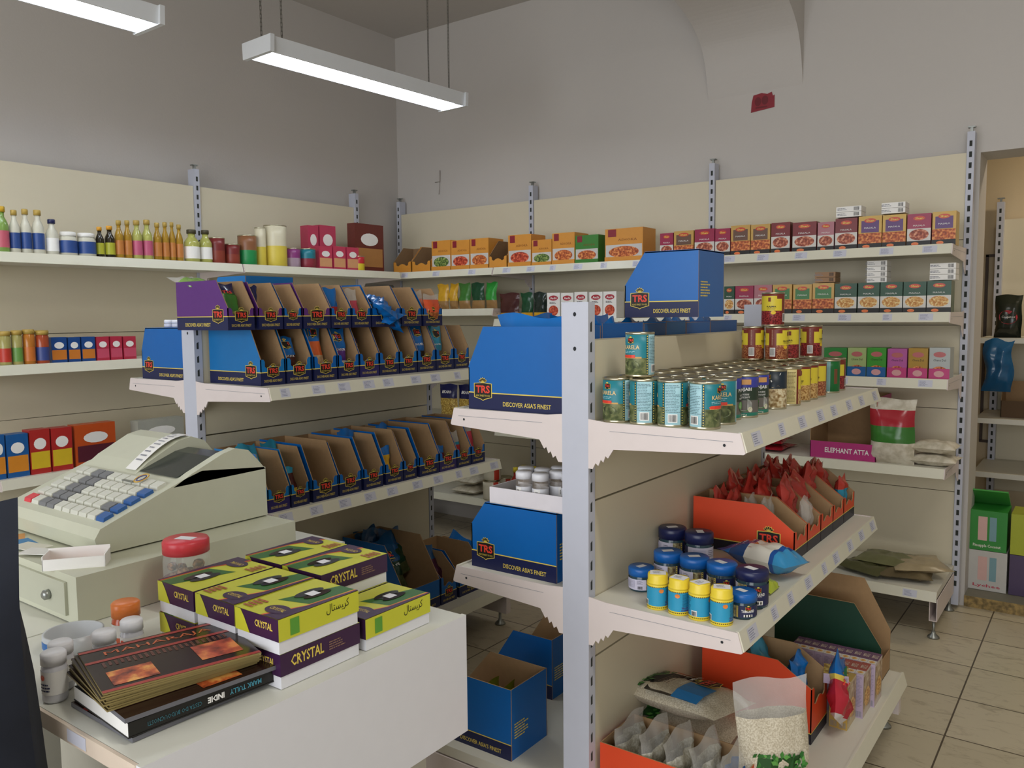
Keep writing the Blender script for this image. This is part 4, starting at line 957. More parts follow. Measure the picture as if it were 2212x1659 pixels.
LIL = mat('#b9a8c0', .4); BX1 = sbox(mat('#b79a55', .4), mat('#c9b48a', .4), mat('#c8a450', .4), None); BX2 = sbox(mat('#a5534a', .4), mat('#c9b9a8', .4), LIL, 'MAGGI'); BX3 = sbox(mat('#6a4a6a', .4), mat('#c9b9b0', .4), LIL, 'MAGGI')
G_M = 'small seasoning boxes in ranks on the base shelf'
for rk, (pr, xr, y0, n, nm) in enumerate(((BX1, -.607, 2.489, 2, 'yellow'), (BX2, -.587, 2.5895, 4, 'red topped'), (BX3, -.575, 2.69, 10, 'purple topped'))):
    for k in range(n):
        put(pr, (xr - .0268 * k, y0 + random.uniform(0, .004), ZB0), 0, '%s seasoning box, %s from the shelf edge in its rank' % (nm, ORD[k]), G_M)
m = MB(); m.box(-.035, .035, 0, .075, 0, .03, mat('#c9b48a', .4), top=food('#8a6a3a', '#b59a4a', '#d8c48a', 60), front=LIL); d = D(m, TOPF(.03)); d.rect(.022, .03, 0, .075, mat('#2f7a4a', .4)); d = D(m, FRONT); d.bars(.012, .032, .004, .024, GREYT); put(proto('noodle_seasoning_box', 'box', m), (-.625, 2.475, ZB0 + .1415), .25, 'small noodle pack lying flat on top of the yellow seasoning boxes')
pouch('snack_bag', .12, .19, .05, [(.12, mat('#d8d0cc', .4)), (.6, PM('#c02a3c')), (.64, GOLD), (1, BAGB)], (-.605, 2.43, ZB0 + .05), RL, 'red and blue bag leaning out of the large orange carton', None, 301, rx=-.1, ry=.6, crumple=.009, deco=lambda d: d.txt('TRS', -.01, .11, .05, .018, REDK, .02))
pouch('snack_bag', .11, .16, .06, [(.3, PM('#a8283a')), (1, BAGB)], (-.72, 2.43, ZB0 + .06), RL, 'blue bag standing inside the large orange carton, front', None, 302, rx=-.15, crumple=.01)
pouch('snack_bag', .11, .18, .07, [(.3, PM('#a8283a')), (1, BAGT)], (-.85, 2.426, ZB0 + .06), RL, 'dark blue bag inside the large orange carton, rear', None, 303, crumple=.01)
# rice flake bags
RICEM = food('#b9ad94', '#cfc5ae', '#e0d8c4', 260, .35); LEAFM = food('#1f4a1f', '#3f7a34', '#6aa850', 55, .4, 'vor')
def leaves(d, u0, u1, v0, v1, n, seed):
    r = random.Random(seed); g = [mat('#2c6a2a', .4), mat('#45883a', .4), mat('#5fa04a', .4), mat('#1f4f20', .4)]
    d.rect(u0 + .01, u1 - .01, v0 + .008, v1 - .01, g[3], 4); d.up()
    for k in range(n):
        cu, cv, a, L = r.uniform(u0, u1), r.uniform(v0, v1), r.uniform(0, 6.28), r.uniform(.011, .018); c, s = math.cos(a), math.sin(a); w = L * .38
        d.poly([(cu - c * L * .5, cv - s * L * .5), (cu - s * w, cv + c * w), (cu + c * L * .6, cv + s * L * .6), (cu + s * w, cv - c * w)], g[k % 3]); d.e += .00002
def ricebag(seed, flip=1):
    def dec(d):
        leaves(d, -.11, .115, .235, .335, 130, seed); d.up()
        d.poly([(-.11, .085), (.115, .085), (.115, .25), (.05, .225), (-.02, .245), (-.11, .225)], mat('#1d1a1c', .4)); d.up()
        d.rect(-.11, -.0, .06, .14, mat('#1f78b8', .35), 3); d.up(); logo(d, .03, .1, .075, True)
        d.txt('PAWA MEDIUM', .02, .15, .12, .012, WHITE, .01); d.txt('FLAKE RICE MEDIUM', .03, .17, .11, .01, mat('#bdb8b0', .5)); d.ell(.085, .2, .03, .03, food('#8a2a1a', '#c4572a', '#e5a05a', 60)); d.fine(-.06, .08, .18, .215, 4, mat('#6a4a3a', .5), 7, .3)
    return dec
def flat(name, w, l, t, mtop, loc, rz, label, group=None, seed=1, crumple=.004, deco=None, rx=0., ry=0., cat='bag'):
    return put(proto(name, cat, flat_bag_mb(w, l, t, mtop, seed, crumple, deco)), loc, rz, label, group, rx, ry)
put(CT('display_carton', .185, .36, .15, .15, ORNG, band=ODK, side=None, notch=False, text=False, frontlogo=False, line=False), (-.665, 1.862, ZB0), RL, 'orange carton of white flour bags at the near end of the base shelf')
for k in range(4):
    pouch('snack_bag', .16, .19, .05, [(.75, food('#b9b4a0', '#cdc9b8', '#e2dfd2', 160)), (1, CLR)], (-.965 + .068 * k, 1.86, ZB0 + .006), RL, 'white flake bag in the near orange carton, %s from the panel' % ORD[k], 'white flake bags', 310 + k, rx=-.15, crumple=.007)
pouch('snack_bag', .15, .2, .05, [(.5, PM('#1f2a3a')), (.7, BAGB), (1, CLR)], (-.7, 1.86, ZB0 + .006), RL, 'dark and blue bag at the front of the near orange carton', None, 318, crumple=.007)
flat('rice_bag', .25, .37, .07, RICEM, (-.79, 2.12, ZB0 + .06), PI / 2 + .05, 'white rice flake bag lying underneath the labelled one', None, 320, .005, lambda d: leaves(d, -.1, .1, .2, .3, 90, 5))
flat('rice_bag', .24, .37, .075, RICEM, (-.775, 2.06, ZB0 + .148), PI / 2 - .12, 'large white rice flake bag lying with its black and blue label up', None, 321, .004, ricebag(3), rx=-.04, ry=.16)
def st(d): leaves(d, -.075, .07, .03, .17, 110, 8); d.rect(.02, .08, .05, .12, mat('#a8342a', .4), 3); d.rect(.0, .085, .02, .05, mat('#1d1a1c', .4), 3)
pouch('rice_bag', .2, .34, .09, [(.72, RICEM), (1, CLR)], (-.635, 1.955, ZB0 + .004), RL - .75, 'white rice flake bag standing upright with a peaked clear top', None, 325, crumple=.006, deco=st, cat='bag', rx=-.08)
# ================================================================== COUNTER
CW = mat('#e4e5ea', .4, noise=.02); CTOP = mat('#dcdcd0', .4, noise=.05, scale=8); ZC0 = .8
b = MB(); b.box(-1.77, -1.127, .605, 1.34, .775, .8, CTOP); p = MB(); p.box(-1.127, -1.115, .6, 1.345, .537, .8, CW, top=CTOP); q = MB(); q.box(-1.7, -1.2, .75, 1.3, 0, .773, mat('#b9b6a8', .5))
r_ = MB(); r_.box(-1.77, -1.127, .598, .604, .772, .8, mat('#dccbb8', .45)); D(r_, lambda u, v, e: (u, .598 - e, v)).rect(-1.33, -1.27, .776, .797, PLAB)
put(proto('shop_counter', 'counter', [('worktop', b), ('front_panel', p), ('cabinet', q), ('edge_strip', r_)]), (0, 0, -.0012), 0, 'white shop counter carrying the date boxes and books')
b = MB(); b.box(-3.0, -1.78, .66, 1.6, .77, .7985, CTOP); b.box(-2.9, -1.9, .8, 1.5, 0, .769, mat('#b9b6a8', .5)); put(proto('side_desk', 'desk', b), (0, 0, -.0012), 0, 'cream desk under the cash drawer at the left')
PLAS = mat('#c9cab4', .42, noise=.03); PLAS2 = mat('#b9baa6', .45, noise=.03); KG = mat('#77787a', .5); KW = mat('#d3d3c6', .5); KB = mat('#2a5c9c', .4)
b = MB(); b.box(-2.42, -1.75, .822, 1.4, .8, .905, PLAS); f = MB(); f.box(-2.38, -1.79, .815, .822, .815, .888, PLAS2)
k = MB(); k.lathe([(.011, 0), (.011, .012), (.006, .016), (.0001, .016)], 14, STEEL); k.xf(Matrix.Translation((-1.86, .816, .85)) @ Matrix.Rotation(PI / 2, 4, 'X'))
put(proto('cash_box', 'cash box', [('case', b), ('drawer_front', f, [('lock', k)])]), (0, 0, 0), 0, 'cream steel cash drawer with a round lock under the register')
X0, X1 = -2.34, -1.86
low = [(.93, .907), (.92, .944), (.934, .966), (1.15, 1.046), (1.2, 1.06), (1.393, 1.04), (1.395, .907)]
hump = [(1.12, 1.03), (1.17, 1.056), (1.26, 1.094), (1.3, 1.104), (1.34, 1.094), (1.37, 1.062), (1.393, 1.035)]
b = MB(); b.prism(low, 'x', X0, X1, PLAS); h1 = MB(); h1.prism(hump, 'x', X1 - .028, X1, PLAS); h2 = MB(); h2.prism([(y, z + .018 * math.sin((y - 1.12) / .273 * PI)) for y, z in hump], 'x', X0 + .02, X1 - .2, PLAS)
ds = MB(); ds.prism([(1.145, 1.047), (1.25, 1.086), (1.29, 1.092), (1.33, 1.082), (1.35, 1.045)], 'x', X1 - .2, X1 - .03, mat('#2c332f', .2, noise=.03))
keys = []
def sl(y): return .966 + (y - .934) / .216 * .08
for i in range(10):
    for j in range(5):
        x = X0 + .05 + i * .041; y = .955 + j * .034
        c = KB if i == 9 and j < 4 else KG if i in (2, 3) or (i == 8 and j == 1) else mat('#d8404a', .4) if (i == 0 and j == 0) else KW
        m = MB(); m.prism([(y, sl(y)), (y + .026, sl(y + .026)), (y + .024, sl(y + .024) + .009), (y + .002, sl(y + .002) + .009)], 'x', x, x + .035, c); keys.append(('key', m))
put(proto('cash_register', 'register', [('body', b), ('side_hump', h1), ('printer_hump', h2), ('display_window', ds)] + keys), (0, 0, .002), 0, 'cream cash register with a curved top and coloured keys')
m = MB(); m.grid(lambda u, v: (-2.12 + .05 * u, 1.14 + .16 * v, 1.052 + .075 * math.sin(v * 1.7)), 2, 12, WHITE); d = D(m, lambda u, v, e: (-2.12 + u, 1.14 + v, 1.053 + .075 * math.sin(v / .16 * 1.7) + e)); d.fine(.008, .04, .02, .14, 9, GREYT, 4, .3); tag(obj('till_receipt', m), 'white till receipt curling out of the cash register', 'receipt')
m = MB(); C0 = (-1.97, 1.1, 1.045)
for a_, c_ in ((.018, '#d8a83a'), (.012, '#c8506a'), (.012, '#6a6ab0')): m.tube([(C0[0] + math.cos(t) * a_, C0[1] + math.sin(t) * a_, C0[2] + .004 + math.sin(t) * a_ * .4) for t in [i * .52 for i in range(12)]], .0015, mat(c_, .4), 5, True)
m.box(C0[0] - .06, C0[0] - .01, C0[1] - .02, C0[1] - .012, C0[2] - .006, C0[2] - .003, STEEL); tag(obj('key_bunch', m), 'bunch of keys with coloured bands on the cash register', 'keys')
# jar of dried fruit
R = .05; g = MB(); g.lathe([(R * .92, 0), (R, .006), (R, .115), (R * .94, .128), (R * .9, .132)], 32, glass()); l = MB(); l.lathe([(R * 1.0, .13), (R, .155), (R * .94, .16), (.0001, .16)], 32, mat('#d23c46', .35, noise=.03)); D(l, TOPF(.16)).poly([(-.022, -.012), (.02, -.016), (.024, .008), (-.018, .013)], STICK)
L = MB(); L.lathe([(R + .0008, .008), (R + .0008, .074)], 32, lambda t, z: mat('#c23040', .4) if abs(adeg(t)) > 62 else WHITE); L.f = L.f[:32]; L.m = L.m[:32]; L.sm = L.sm[:32]; d = D(L, CYL(R + .0008)); d.rect(-.054, .054, .068, .074, mat('#c23040', .4), 8); d.fine(-.045, .01, .015, .062, 8, GREYT, 2, .35); d.bars(.02, .045, .04, .06, BLACK)
fr_ = []
for i in range(26):
    t = i * 2.4; rr = .033 * math.sqrt((i % 9 + 1) / 9); m = MB(); s = random.uniform(.011, .015); c = (rr * math.cos(t), rr * math.sin(t), .016 + .085 * i / 26)
    m.lathe([(.0001, -s), (s * .8, -s * .55), (s, 0), (s * .7, s * .6), (.0001, s * .8)], 8, food('#4a2f1c', '#7a5230', '#a9794a', 120, .6), c, True, 1, random.uniform(.7, 1)); fr_.append(('dried_fruit', m))
put(proto('storage_jar', 'jar', [('jar_body', g), ('screw_lid', l), ('paper_label', L)] + fr_), (-1.655, 1.02, ZC0), .5, 'clear jar of dried fruit with a red screw lid beside the register')
# date boxes
DP = mat('#3d1f44', .35, noise=.04); DY = mat('#cfd03a', .35, noise=.05); DG = mat('#7aa03a', .35, noise=.05); DGD = mat('#2f6a24', .35); DOR = mat('#e8603a', .35); DW = mat('#e6e6ea', .45)
def dbox(flip):
    w, d_, h = .122, .187, .063; lh = .04
    m = MB(); m.box(-w / 2 + .002, w / 2 - .002, .002, d_ - .002, 0, h - lh, DW); l = MB(); l.box(-w / 2, w / 2, 0, d_, h - lh, h, DP, top=DG, right=(DP if flip else DY), left=(DY if flip else DP), front=DP)
    T = D(l, (lambda u, v, e: (-u, d_ - v, h + e)) if flip else TOPF(h)); T.poly([(-w * .5, 0), (w * .1, 0), (w * .38, d_ * .4), (w * .42, d_), (-w * .5, d_)], DY); T.up(); T.poly([(-w * .2, d_ * .35), (w * .35, d_ * .45), (w * .4, d_), (w * .1, d_)], DGD); T.up(); T.poly([(w * .1, 0), (w * .5, 0), (w * .5, d_), (w * .43, d_), (w * .36, d_ * .4)], DOR); T.up(); T.poly([(w * .15, 0), (w * .5, 0), (w * .5, d_), (w * .46, d_), (w * .39, d_ * .4)], DP); T.up()
    T.ell(w * .16, d_ * .17, .028, .019, DP, 24); T.up(); T.txt('CRYSTAL', w * .16, d_ * .17, .04, .011, GOLD, .01); T.ell(-.005, d_ * .66, .014, .034, BLACK); T.ell(.014, d_ * .68, .012, .032, mat('#241a14', .2)); T.up(); T.rect(-.006, .016, d_ * .6, d_ * .72, STICK); T.fine(-.055, -.025, .01, .05, 4, mat('#a8402e', .4), 2, .6)
    F = D(l, FRONT); F.poly([(-.061, .023), (-.02, .023), (-.035, .05), (-.045, .063), (-.061, .063)], DY); F.txt('CRYSTAL', .02, .046, .05, .013, GOLD, .02)
    Rr = D(l, LEFTF(w, d_) if not flip else RIGHTF(w)); Rr.txt('CRYSTAL', .06, .045, .075, .02, GOLD, .02); Rr.fine(.11, .15, .034, .052, 4, mat('#8a6a5a', .5))
    S = D(l, RIGHTF(w) if not flip else LEFTF(w, d_)); S.rect(.025, .045, .028, .058, mat('#5fa03a', .4)); S.txt('\ufedd\ufe8e\ufe98\ufeb4\ufbff\ufeae\ufb90', .135, .048, .055, .02, BLACK)
    return proto('date_box', 'box', [('tray_base', m), ('printed_lid', l)])
DA, DBX = dbox(False), dbox(True)
zz = ZC0 + .0645
for pr, x, y, z, lab in ((DBX, -1.208, .876, ZC0, 'purple fronted date box at the bottom of the near stack'), (DA, -1.208, 1.078, ZC0, 'date box standing alone at the right near the counter end'), (DA, -1.205, .872, zz, 'yellow green date box on top of the near stack'), (DA, -1.333, .874, zz, 'middle date box of the upper row of three'), (DBX, -1.462, .874, zz, 'date box of the upper row nearest the red lidded jar'), (DBX, -1.335, .874, ZC0, 'date box hidden under the middle of the upper row'), (DBX, -1.462, .875, ZC0, 'date box at the bottom behind the brochures'), (DBX, -1.335, 1.08, ZC0, 'date box at the bottom of the rear stack'), (DBX, -1.335, 1.08, zz, 'date box on top of the rear stack, CRYSTAL side forward'), (DBX, -1.462, 1.08, zz, 'rearmost date box beside the cash drawer'), (DBX, -1.462, 1.08, ZC0, 'date box under the rearmost one by the cash drawer')):
    put(pr, (x, y, z), 0, lab, 'boxes of dates on the counter')
# books and brochures
m = MB(); m.box(-.1, .1, 0, .26, 0, .024, WHITE, right=BLACK, top=BLACK); m.box(-.101, .101, -.001, .261, .0, .002, BLACK); d = D(m, RIGHTF(.2), .0012); d.txt('MARK TULLY', .2, .012, .06, .009, mat('#4a9ab0', .4), .02, rot=PI); d.txt('INDIE', .145, .012, .03, .01, WHITE, .04, rot=PI); d.txt('CESTA DO BUDOUCNOSTI', .075, .012, .09, .007, mat('#3a7a88', .4), rot=PI)
put(proto('hardback_book', 'book', m), (-1.29, .632, ZC0 + .009), -.08, 'thick black hardback book with title on its spine')
for i, (dz, an, lab) in enumerate(((0, -.02, 'dark brochure underneath the hardback book'), (.0345, -.12, 'dark red brochure on top of the hardback book'))):
    m = MB(); m.box(-.1, .1, 0, .26, 0, .0075, mat('#6a6a70', .4), top=mat('#2a1512', .25)); d = D(m, TOPF(.0075)); d.rect(-.06, -.045, 0, .26, mat('#8a2a24', .3)); d.rect(.04, .09, .13, .2, food('#5a1a0a', '#c9602e', '#f0b05a', 30)); put(proto('brochure', 'brochure', m), (-1.29, .632, ZC0 + dz), an, lab)
for i in range(9):
    m = MB(); m.box(-.1, .1, 0, .25, 0, .003, mat('#8a7a4a', .4), top=mat('#241310', .22)); d = D(m, TOPF(.003)); 
    if i == 8:
        for u in (-.09, -.035, .095): d.rect(u - .005, u + .005, 0, .25, mat('#a83a30', .3))
        d.txt('MAHARAJA', -.062, .125, .18, .022, mat('#c9602e', .35), rot=PI / 2); d.rect(.02, .08, .02, .09, food('#5a1a0a', '#c9602e', '#f0b05a', 30)); d.rect(.0, .07, .16, .23, food('#5a1a0a', '#b84a2e', '#e08a4a', 25)); d.fine(-.025, .0, .02, .23, 22, mat('#6a3a28', .4))
    if i == 5: d.rect(-.1, .1, 0, .25, mat('#a8924a', .35))
    put(proto('brochure', 'brochure', m), (-1.33, .63 + .004 * (i % 3), ZC0 + .0432 + i * .0034), -.16 - .015 * i, 'glossy dark restaurant brochure, %s from the bottom of the fanned stack' % ORD[i], 'fanned brochures')
# small jars, tape
WJ2 = proto('spice_jar', 'jar', jar_parts(.02, .085, .02, mat('#d8d8de', .2), mat('#eeeef2', .35), WHITE, .015, .055, lambda d: (d.ell(-.008, .045, .005, .005, ORNG), d.fine(-.014, .01, .02, .036, 3, NAVY)), sticker=False))
for x, y, lab in ((-1.475, .66, 'white lidded spice jar nearest the coat'), (-1.44, .632, 'white lidded spice jar at the counter edge beside the brochures'), (-1.46, .73, 'white lidded spice jar behind the brochures'), (-1.475, .79, 'white lidded spice jar next to the orange jar')): put(WJ2, (x, y, ZC0), .5, lab, 'white lidded spice jars on the counter')
put(proto('sauce_jar', 'jar', jar_parts(.026, .095, .028, mat('#c85a34', .2), mat('#e8803a', .35), mat('#d8d4cc', .5), .03, .055, sticker=False)), (-1.55, .82, ZC0), .6, 'orange jar with an orange lid behind the brochures')
m = MB(); m.lathe([(.05, 0), (.055, 0), (.055, .035), (.05, .035), (.05, 0)], 32, mat('#c9cdd0', .3)); d = D(m, CYL(.055)); d.rect(-.02, .01, .012, .026, mat('#2a6ab0', .4), 4); put(proto('tape_roll', 'tape', m), (-1.64, .76, ZC0), 0, 'clear packing tape roll in front of the cash drawer')
m = MB(); m.box(-.09, .09, 0, .003, 0, .035, WHITE); m.box(-.09, .09, .08, .083, 0, .05, WHITE); m.box(-.09, -.087, 0, .083, 0, .045, WHITE); m.box(.087, .09, 0, .083, 0, .04, WHITE); m.box(-.087, .087, .003, .08, 0, .006, food('#c9b0a0', '#d87a5a', '#e0d8d0', 40)); put(proto('paper_tray', 'tray', m), (-1.815, .85, .905), .9, 'torn white paper box on the cash drawer', sc=.7)
for i, (c_, x, y) in enumerate((('#c9883a', -2.2, .86), ('#2a7ab0', -2.12, .85), ('#d8d4c4', -2.06, .845), ('#e4e2dc', -1.98, .84))):
    m = MB(); m.box(-.045, .045, 0, .05, 0, .0015, mat(c_, .5)); put(proto('paper_slip', 'paper', m), (x, y, .9055 + .002 * i), .3 * i - .4, '%s paper slip under the front of the register' % ['ochre', 'blue', 'cream', 'white'][i])
m = pouch_mb(.3, 1.15, .2, [(1, mat('#151a26', .9, noise=.3, bump=.3))], 5, 10, 16, .012); m.xf(Matrix.Translation((-1.43, .47, .03)) @ Matrix.Rotation(.5, 4, 'Z')); t_ = MB(); t_.tube([(-1.33, .4, .8), (-1.27, .42, .86), (-1.24, .45, .82), (-1.23, .47, .7)], .008, mat('#b9b08a', .9, bump=.4))
put(proto('dark_coat', 'coat', [('coat_body', m), ('fuzzy_trim', t_)]), (0, 0, 0), 0, 'dark navy coat at the left edge in front of the counter')
# ================================================================== WALL PRODUCTS
SHF = {'g': ('#c9a050', '#6a4a3a'), 'v': ('#d0a848', '#5a2f70'), 'm': ('#9c1f48', '#9c1f48'), 'r': ('#7a1f22', '#7a1f22'), 'p': ('#b0707a', '#a0607a'), 'n': ('#1a4a30', '#1a4a30'), 'gg': ('#c9a050', '#3a7a3e')}
def masala(w, h, k, d_=.1):
    m = MB(); a, c = SHF[k]; m.box(-w / 2, w / 2, .004, d_, 0, h, mat(a, .35)); f = D(m, lambda u, v, e: (u, .004 - e, v)); tall = k in ('g', 'v', 'gg')
    if tall: f.rect(-w * .38, w * .38, h * .5, h * .86, mat(c, .35)); f.rect(-w * .5, w * .5, h * .15, h * .48, CURRY)
    else: f.rect(-w * .5, w * .5, 0, h * .55, mat('#d8d4cc', .4)); f.up(); f.ell(0, h * .36, w * .42, h * .17, RICEP if k == 'n' else MEAT)
    f.up(); f.ell(0, h * .86, w * .26, h * .07, mat('#c9422a', .35)); f.up(); f.txt('Shan', 0, h * .86, w * .34, h * .07, GOLD, .02); f.txt('MASALA', 0, h * .64, w * .5, h * .05, WHITE)
    t = MB(); t.box(-w / 2 - .001, w / 2 + .001, 0, .003, 0, h * .17, BLACK); g = D(t, FRONT); g.ell(-w * .15, h * .08, w * .16, h * .05, mat('#e8803a', .4)); g.up(); g.txt('Shan', -w * .15, h * .08, w * .18, h * .045, REDK); return proto('spice_mix_carton', 'carton', [('carton', m), ('tray_front', t)])
NMK = {'g': 'gold and brown', 'v': 'gold and violet', 'm': 'magenta', 'r': 'dark red', 'p': 'dusty pink', 'n': 'dark green', 'gg': 'gold and green'}
def shelfrow(items, z, y, ybase, nm, fn, tops=None):
    for i, (a, b_, yt, k) in enumerate(items):
        x0, x1 = on(a, ybase, y=y).x, on(b_, ybase, y=y).x - .002; h = on((a + b_) / 2, yt, y=y).z - z; fn(i, (x0 + x1) / 2, x1 - x0, h, k)
def mrow(z, items, yb, nm):
    shelfrow(items, z, 4.06, yb, nm, lambda i, x, w, h, k: put(masala(w, h, k), (x, 4.06, z), RB, '%s spice mix carton, %s from left, %s' % (NMK[k], ORD[i], nm), 'spice mix cartons on the ' + nm))
mrow(S1, [(1425, 1454, 504, 'm'), (1455, 1498, 499, 'g'), (1500, 1543, 495, 'm'), (1544, 1577, 494, 'm'), (1578, 1620, 487, 'g'), (1621, 1663, 485, 'g'), (1665, 1706, 481, 'r'), (1711, 1763, 480, 'r'), (1765, 1801, 480, 'p'), (1803, 1851, 472, 'r'), (1853, 1904, 467, 'v'), (1905, 1956, 464, 'v'), (1958, 2010, 462, 'm'), (2012, 2064, 457, 'v')], 540, 'top shelf by doorway')
mrow(S2, [(1563, 1586, 619, 'n'), (1587, 1627, 618, 'm'), (1628, 1667, 616, 'p'), (1668, 1710, 615, 'gg'), (1712, 1753, 615, 'gg'), (1754, 1801, 612, 'gg'), (1802, 1850, 613, 'n'), (1852, 1899, 611, 'n'), (1900, 1949, 610, 'n'), (1950, 2000, 609, 'n'), (2001, 2054, 607, 'n')], 675, 'second shelf by doorway')
for i, (a, b_, zt, c, n, lab) in enumerate(((1806, 1860, 472, WHITE, 2, 'top shelf above the brown red carton'), (1904, 1955, 464, WHITE, 2, 'top shelf above the violet carton'), (1760, 1804, 612, mat('#a07a55', .5), 2, 'second shelf over gold and green'), (1872, 1915, 612, WHITE, 4, 'second shelf in the middle'), (2008, 2064, 607, WHITE, 3, 'second shelf at the right end'))):
    p0, p1 = on(a, zt, y=4.07), on(b_, zt, y=4.07)
    for k in range(n):
        m = box_mb(p1.x - p0.x, .09, .0235, c); d = D(m, FRONT); d.bars((p1.x - p0.x) * .2, (p1.x - p0.x) * .42, .004, .02, BLACK); d.fine(-.05, .0, .006, .018, 2, GREYT); put(proto('flat_carton', 'carton', m), ((p0.x + p1.x) / 2, 4.07, p0.z + .002 + k * .025), 0, 'flat carton on the %s, %s up' % (lab, ORD[k]), 'flat cartons lying on top')
OC = mat('#d8943a', .4, noise=.05)
def ready(w, h, k):
    m = MB(); c = mat('#3a8030', .4) if k == 'green' else OC
    if k == 'e': return carton_mb(w, .2, h, h * .42, OC, KRAFT_D, band=None, line=False, yc=.5, side=None, text=False, frontlogo=False, notch=True)
    m.box(-w / 2, w / 2, .006, .16, 0, h, c); f = D(m, lambda u, v, e: (u, .006 - e, v)); f.rect(-w * .48, w * .48, h * .12, h * .52, mat('#d0ccc8', .4)); f.up(); f.ell(0, h * .3, w * .4, h * .17, GREENC if k == 'veg' else REDC if k == 'red' else CURRY, 20); f.rect(-w * .42, -w * .2, h * .76, h * .98, mat('#8a1f30', .4)); f.txt('ASHOKA', w * .1, h * .66, w * .5, h * .07, mat('#8a4a1a', .4)); m.box(-w / 2, w / 2, 0, .003, 0, h * .16, c); return m
KN = {'e': 'empty ochre display tray', 'veg': 'ochre carton with a green dish picture', 'red': 'ochre carton with a red curry picture', 'cur': 'ochre carton with a brown curry picture', 'green': 'green carton with a curry picture'}
shelfrow([(850, 889, 533, 'e'), (890, 931, 531, 'e'), (932, 973, 520, 'veg'), (974, 1014, 519, 'red'), (1015, 1055, 515, 'cur'), (1056, 1096, 517, 'e'), (1097, 1147, 507, 'red'), (1148, 1191, 518, 'veg'), (1192, 1241, 503, 'cur'), (1242, 1292, 508, 'green'), (1306, 1388, 493, 'cur')], S1, 4.06, 580, '', lambda i, x, w, h, k: put(proto('ready_meal_carton', 'carton', ready(w, h, k)), (x, 4.06, S1), RB, '%s, %s from the corner, top shelf' % (KN[k], ORD[i]), 'ready meal cartons on the top shelf'))
def aachi(w, h):
    m = box_mb(w, .09, h, WHITE); f = D(m, FRONT); f.ell(0, h * .8, w * .36, h * .1, mat('#b02838', .4)); f.up(); f.txt('Aachi', 0, h * .8, w * .5, h * .09, WHITE, .02); f.fine(-w * .3, w * .3, h * .58, h * .66, 2, BLACK); f.ell(0, h * .32, w * .38, h * .2, REDC); return m
shelfrow([(1182, 1210, 633, 0), (1212, 1239, 633, 0), (1241, 1269, 631, 0), (1273, 1302, 631, 0), (1303, 1332, 630, 0)], 1.425, 4.05, 680, '', lambda i, x, w, h, k: put(proto('spice_powder_box', 'box', aachi(w, h)), (x, 4.05, 1.425), RB, 'white spice powder box with a red oval, %s from the left' % ORD[i], 'white spice powder boxes'))
def dal(w, h, c, tr):
    m = box_mb(w, .11, h, mat(c, .4)); f = D(m, FRONT); f.ell(0, h * .78, w * .3, h * .09, mat('#c06a6a', .4)); f.txt('Chana Dal', 0, h * .6, w * .6, h * .07, BLACK); f.ell(0, h * .2, w * .42, h * .2, CURRY); m.box(-w / 2, w / 2, -.006, -.003, 0, .045, mat(tr, .4)); g = D(m, lambda u, v, e: (u, -.006 - e, v)); g.ell(0, .022, w * .25, .014, mat('#d8a0a0', .4)); return m
shelfrow([(1779, 1829, 752, ('#2f8a3a', '#1a5fa0', 'bright green')), (1830, 1871, 752, ('#a8bc7a', '#1a5fa0', 'pale green')), (1872, 1914, 752, ('#3f9a2e', '#1a5fa0', 'leaf green')), (1916, 1959, 754, ('#b85aa0', '#c23a78', 'pink')), (1961, 2004, 753, ('#b08a2e', '#c23a78', 'mustard')), (2006, 2052, 752, ('#b4bab8', '#c23a78', 'grey white'))], S3, 4.07, 815, '', lambda i, x, w, h, k: put(proto('lentil_carton', 'carton', dal(w, h, k[0], k[1])), (x, 4.07, S3), RB, k[2] + ' lentil dish carton on the third shelf by the doorway', 'lentil cartons'))
m = carton_mb(.3, .3, .3, .08, mat('#b8327a', .4), band=None, line=False, yc=.02, side=None, text=False, frontlogo=False, notch=False); f = D(m, FRONT); f.txt('ELEPHANT ATTA', .02, .04, .2, .024, WHITE, .02); 
put(proto('flour_carton', 'carton', m), (on(1819, 980, y=4.05).x, 4.05, S4), RB, 'pink flour carton lettered ELEPHANT ATTA on the fourth shelf')
FLR = food('#c4bca6', '#d6cebb', '#e2dccb', 30)
x = on(1925, 985, y=4.06).x
pouch('flour_bag', .2, .3, .1, [(.3, FLR), (.55, BAGG), (.86, BAGR), (1, FLR)], (x, 4.07, S4), RB, 'red and green flour bag standing on the fourth shelf', None, 401, cat='bag')
for k in range(2): flat('flour_bag', .2, .2, .055, FLR, (on(2015, 990, y=4.1).x, 4.05, S4 + .058 * k), 0, 'small white flour bag lying at the shelf end, %s' % ['lower', 'upper'][k], 'small flour bags', 403 + k)
for k in range(4): flat('snack_bag', .22, .25, .03, BAGR, (-1.42, 4.06, S4 + .032 * k), .1 * k, 'flat dark red bag of the stack on the fourth shelf, %s from below' % ORD[k], 'flat red bags', 410 + k)
for k, (px, c) in enumerate(((1850, '#5a5a3a'), (1900, '#7a7a55'), (1955, '#6f6248'), (2000, '#a89878'))): flat('herb_bag', .26, .24, .05, mat(c, .25, noise=.2, bump=.3), (on(px, 1235, y=4.05).x, 4.0 + .06 * (k % 2), S5 + .001 + .03 * (k % 2)), .3 * k - .4, '%s herb bag on the bottom shelf by the doorway' % ['olive', 'grey green', 'brown labelled', 'pale'][k], 'herb bags', 420 + k, .006, (lambda d: d.rect(-.07, .08, .1, .16, mat('#4a9a4a', .4), 4)) if k == 2 else None)
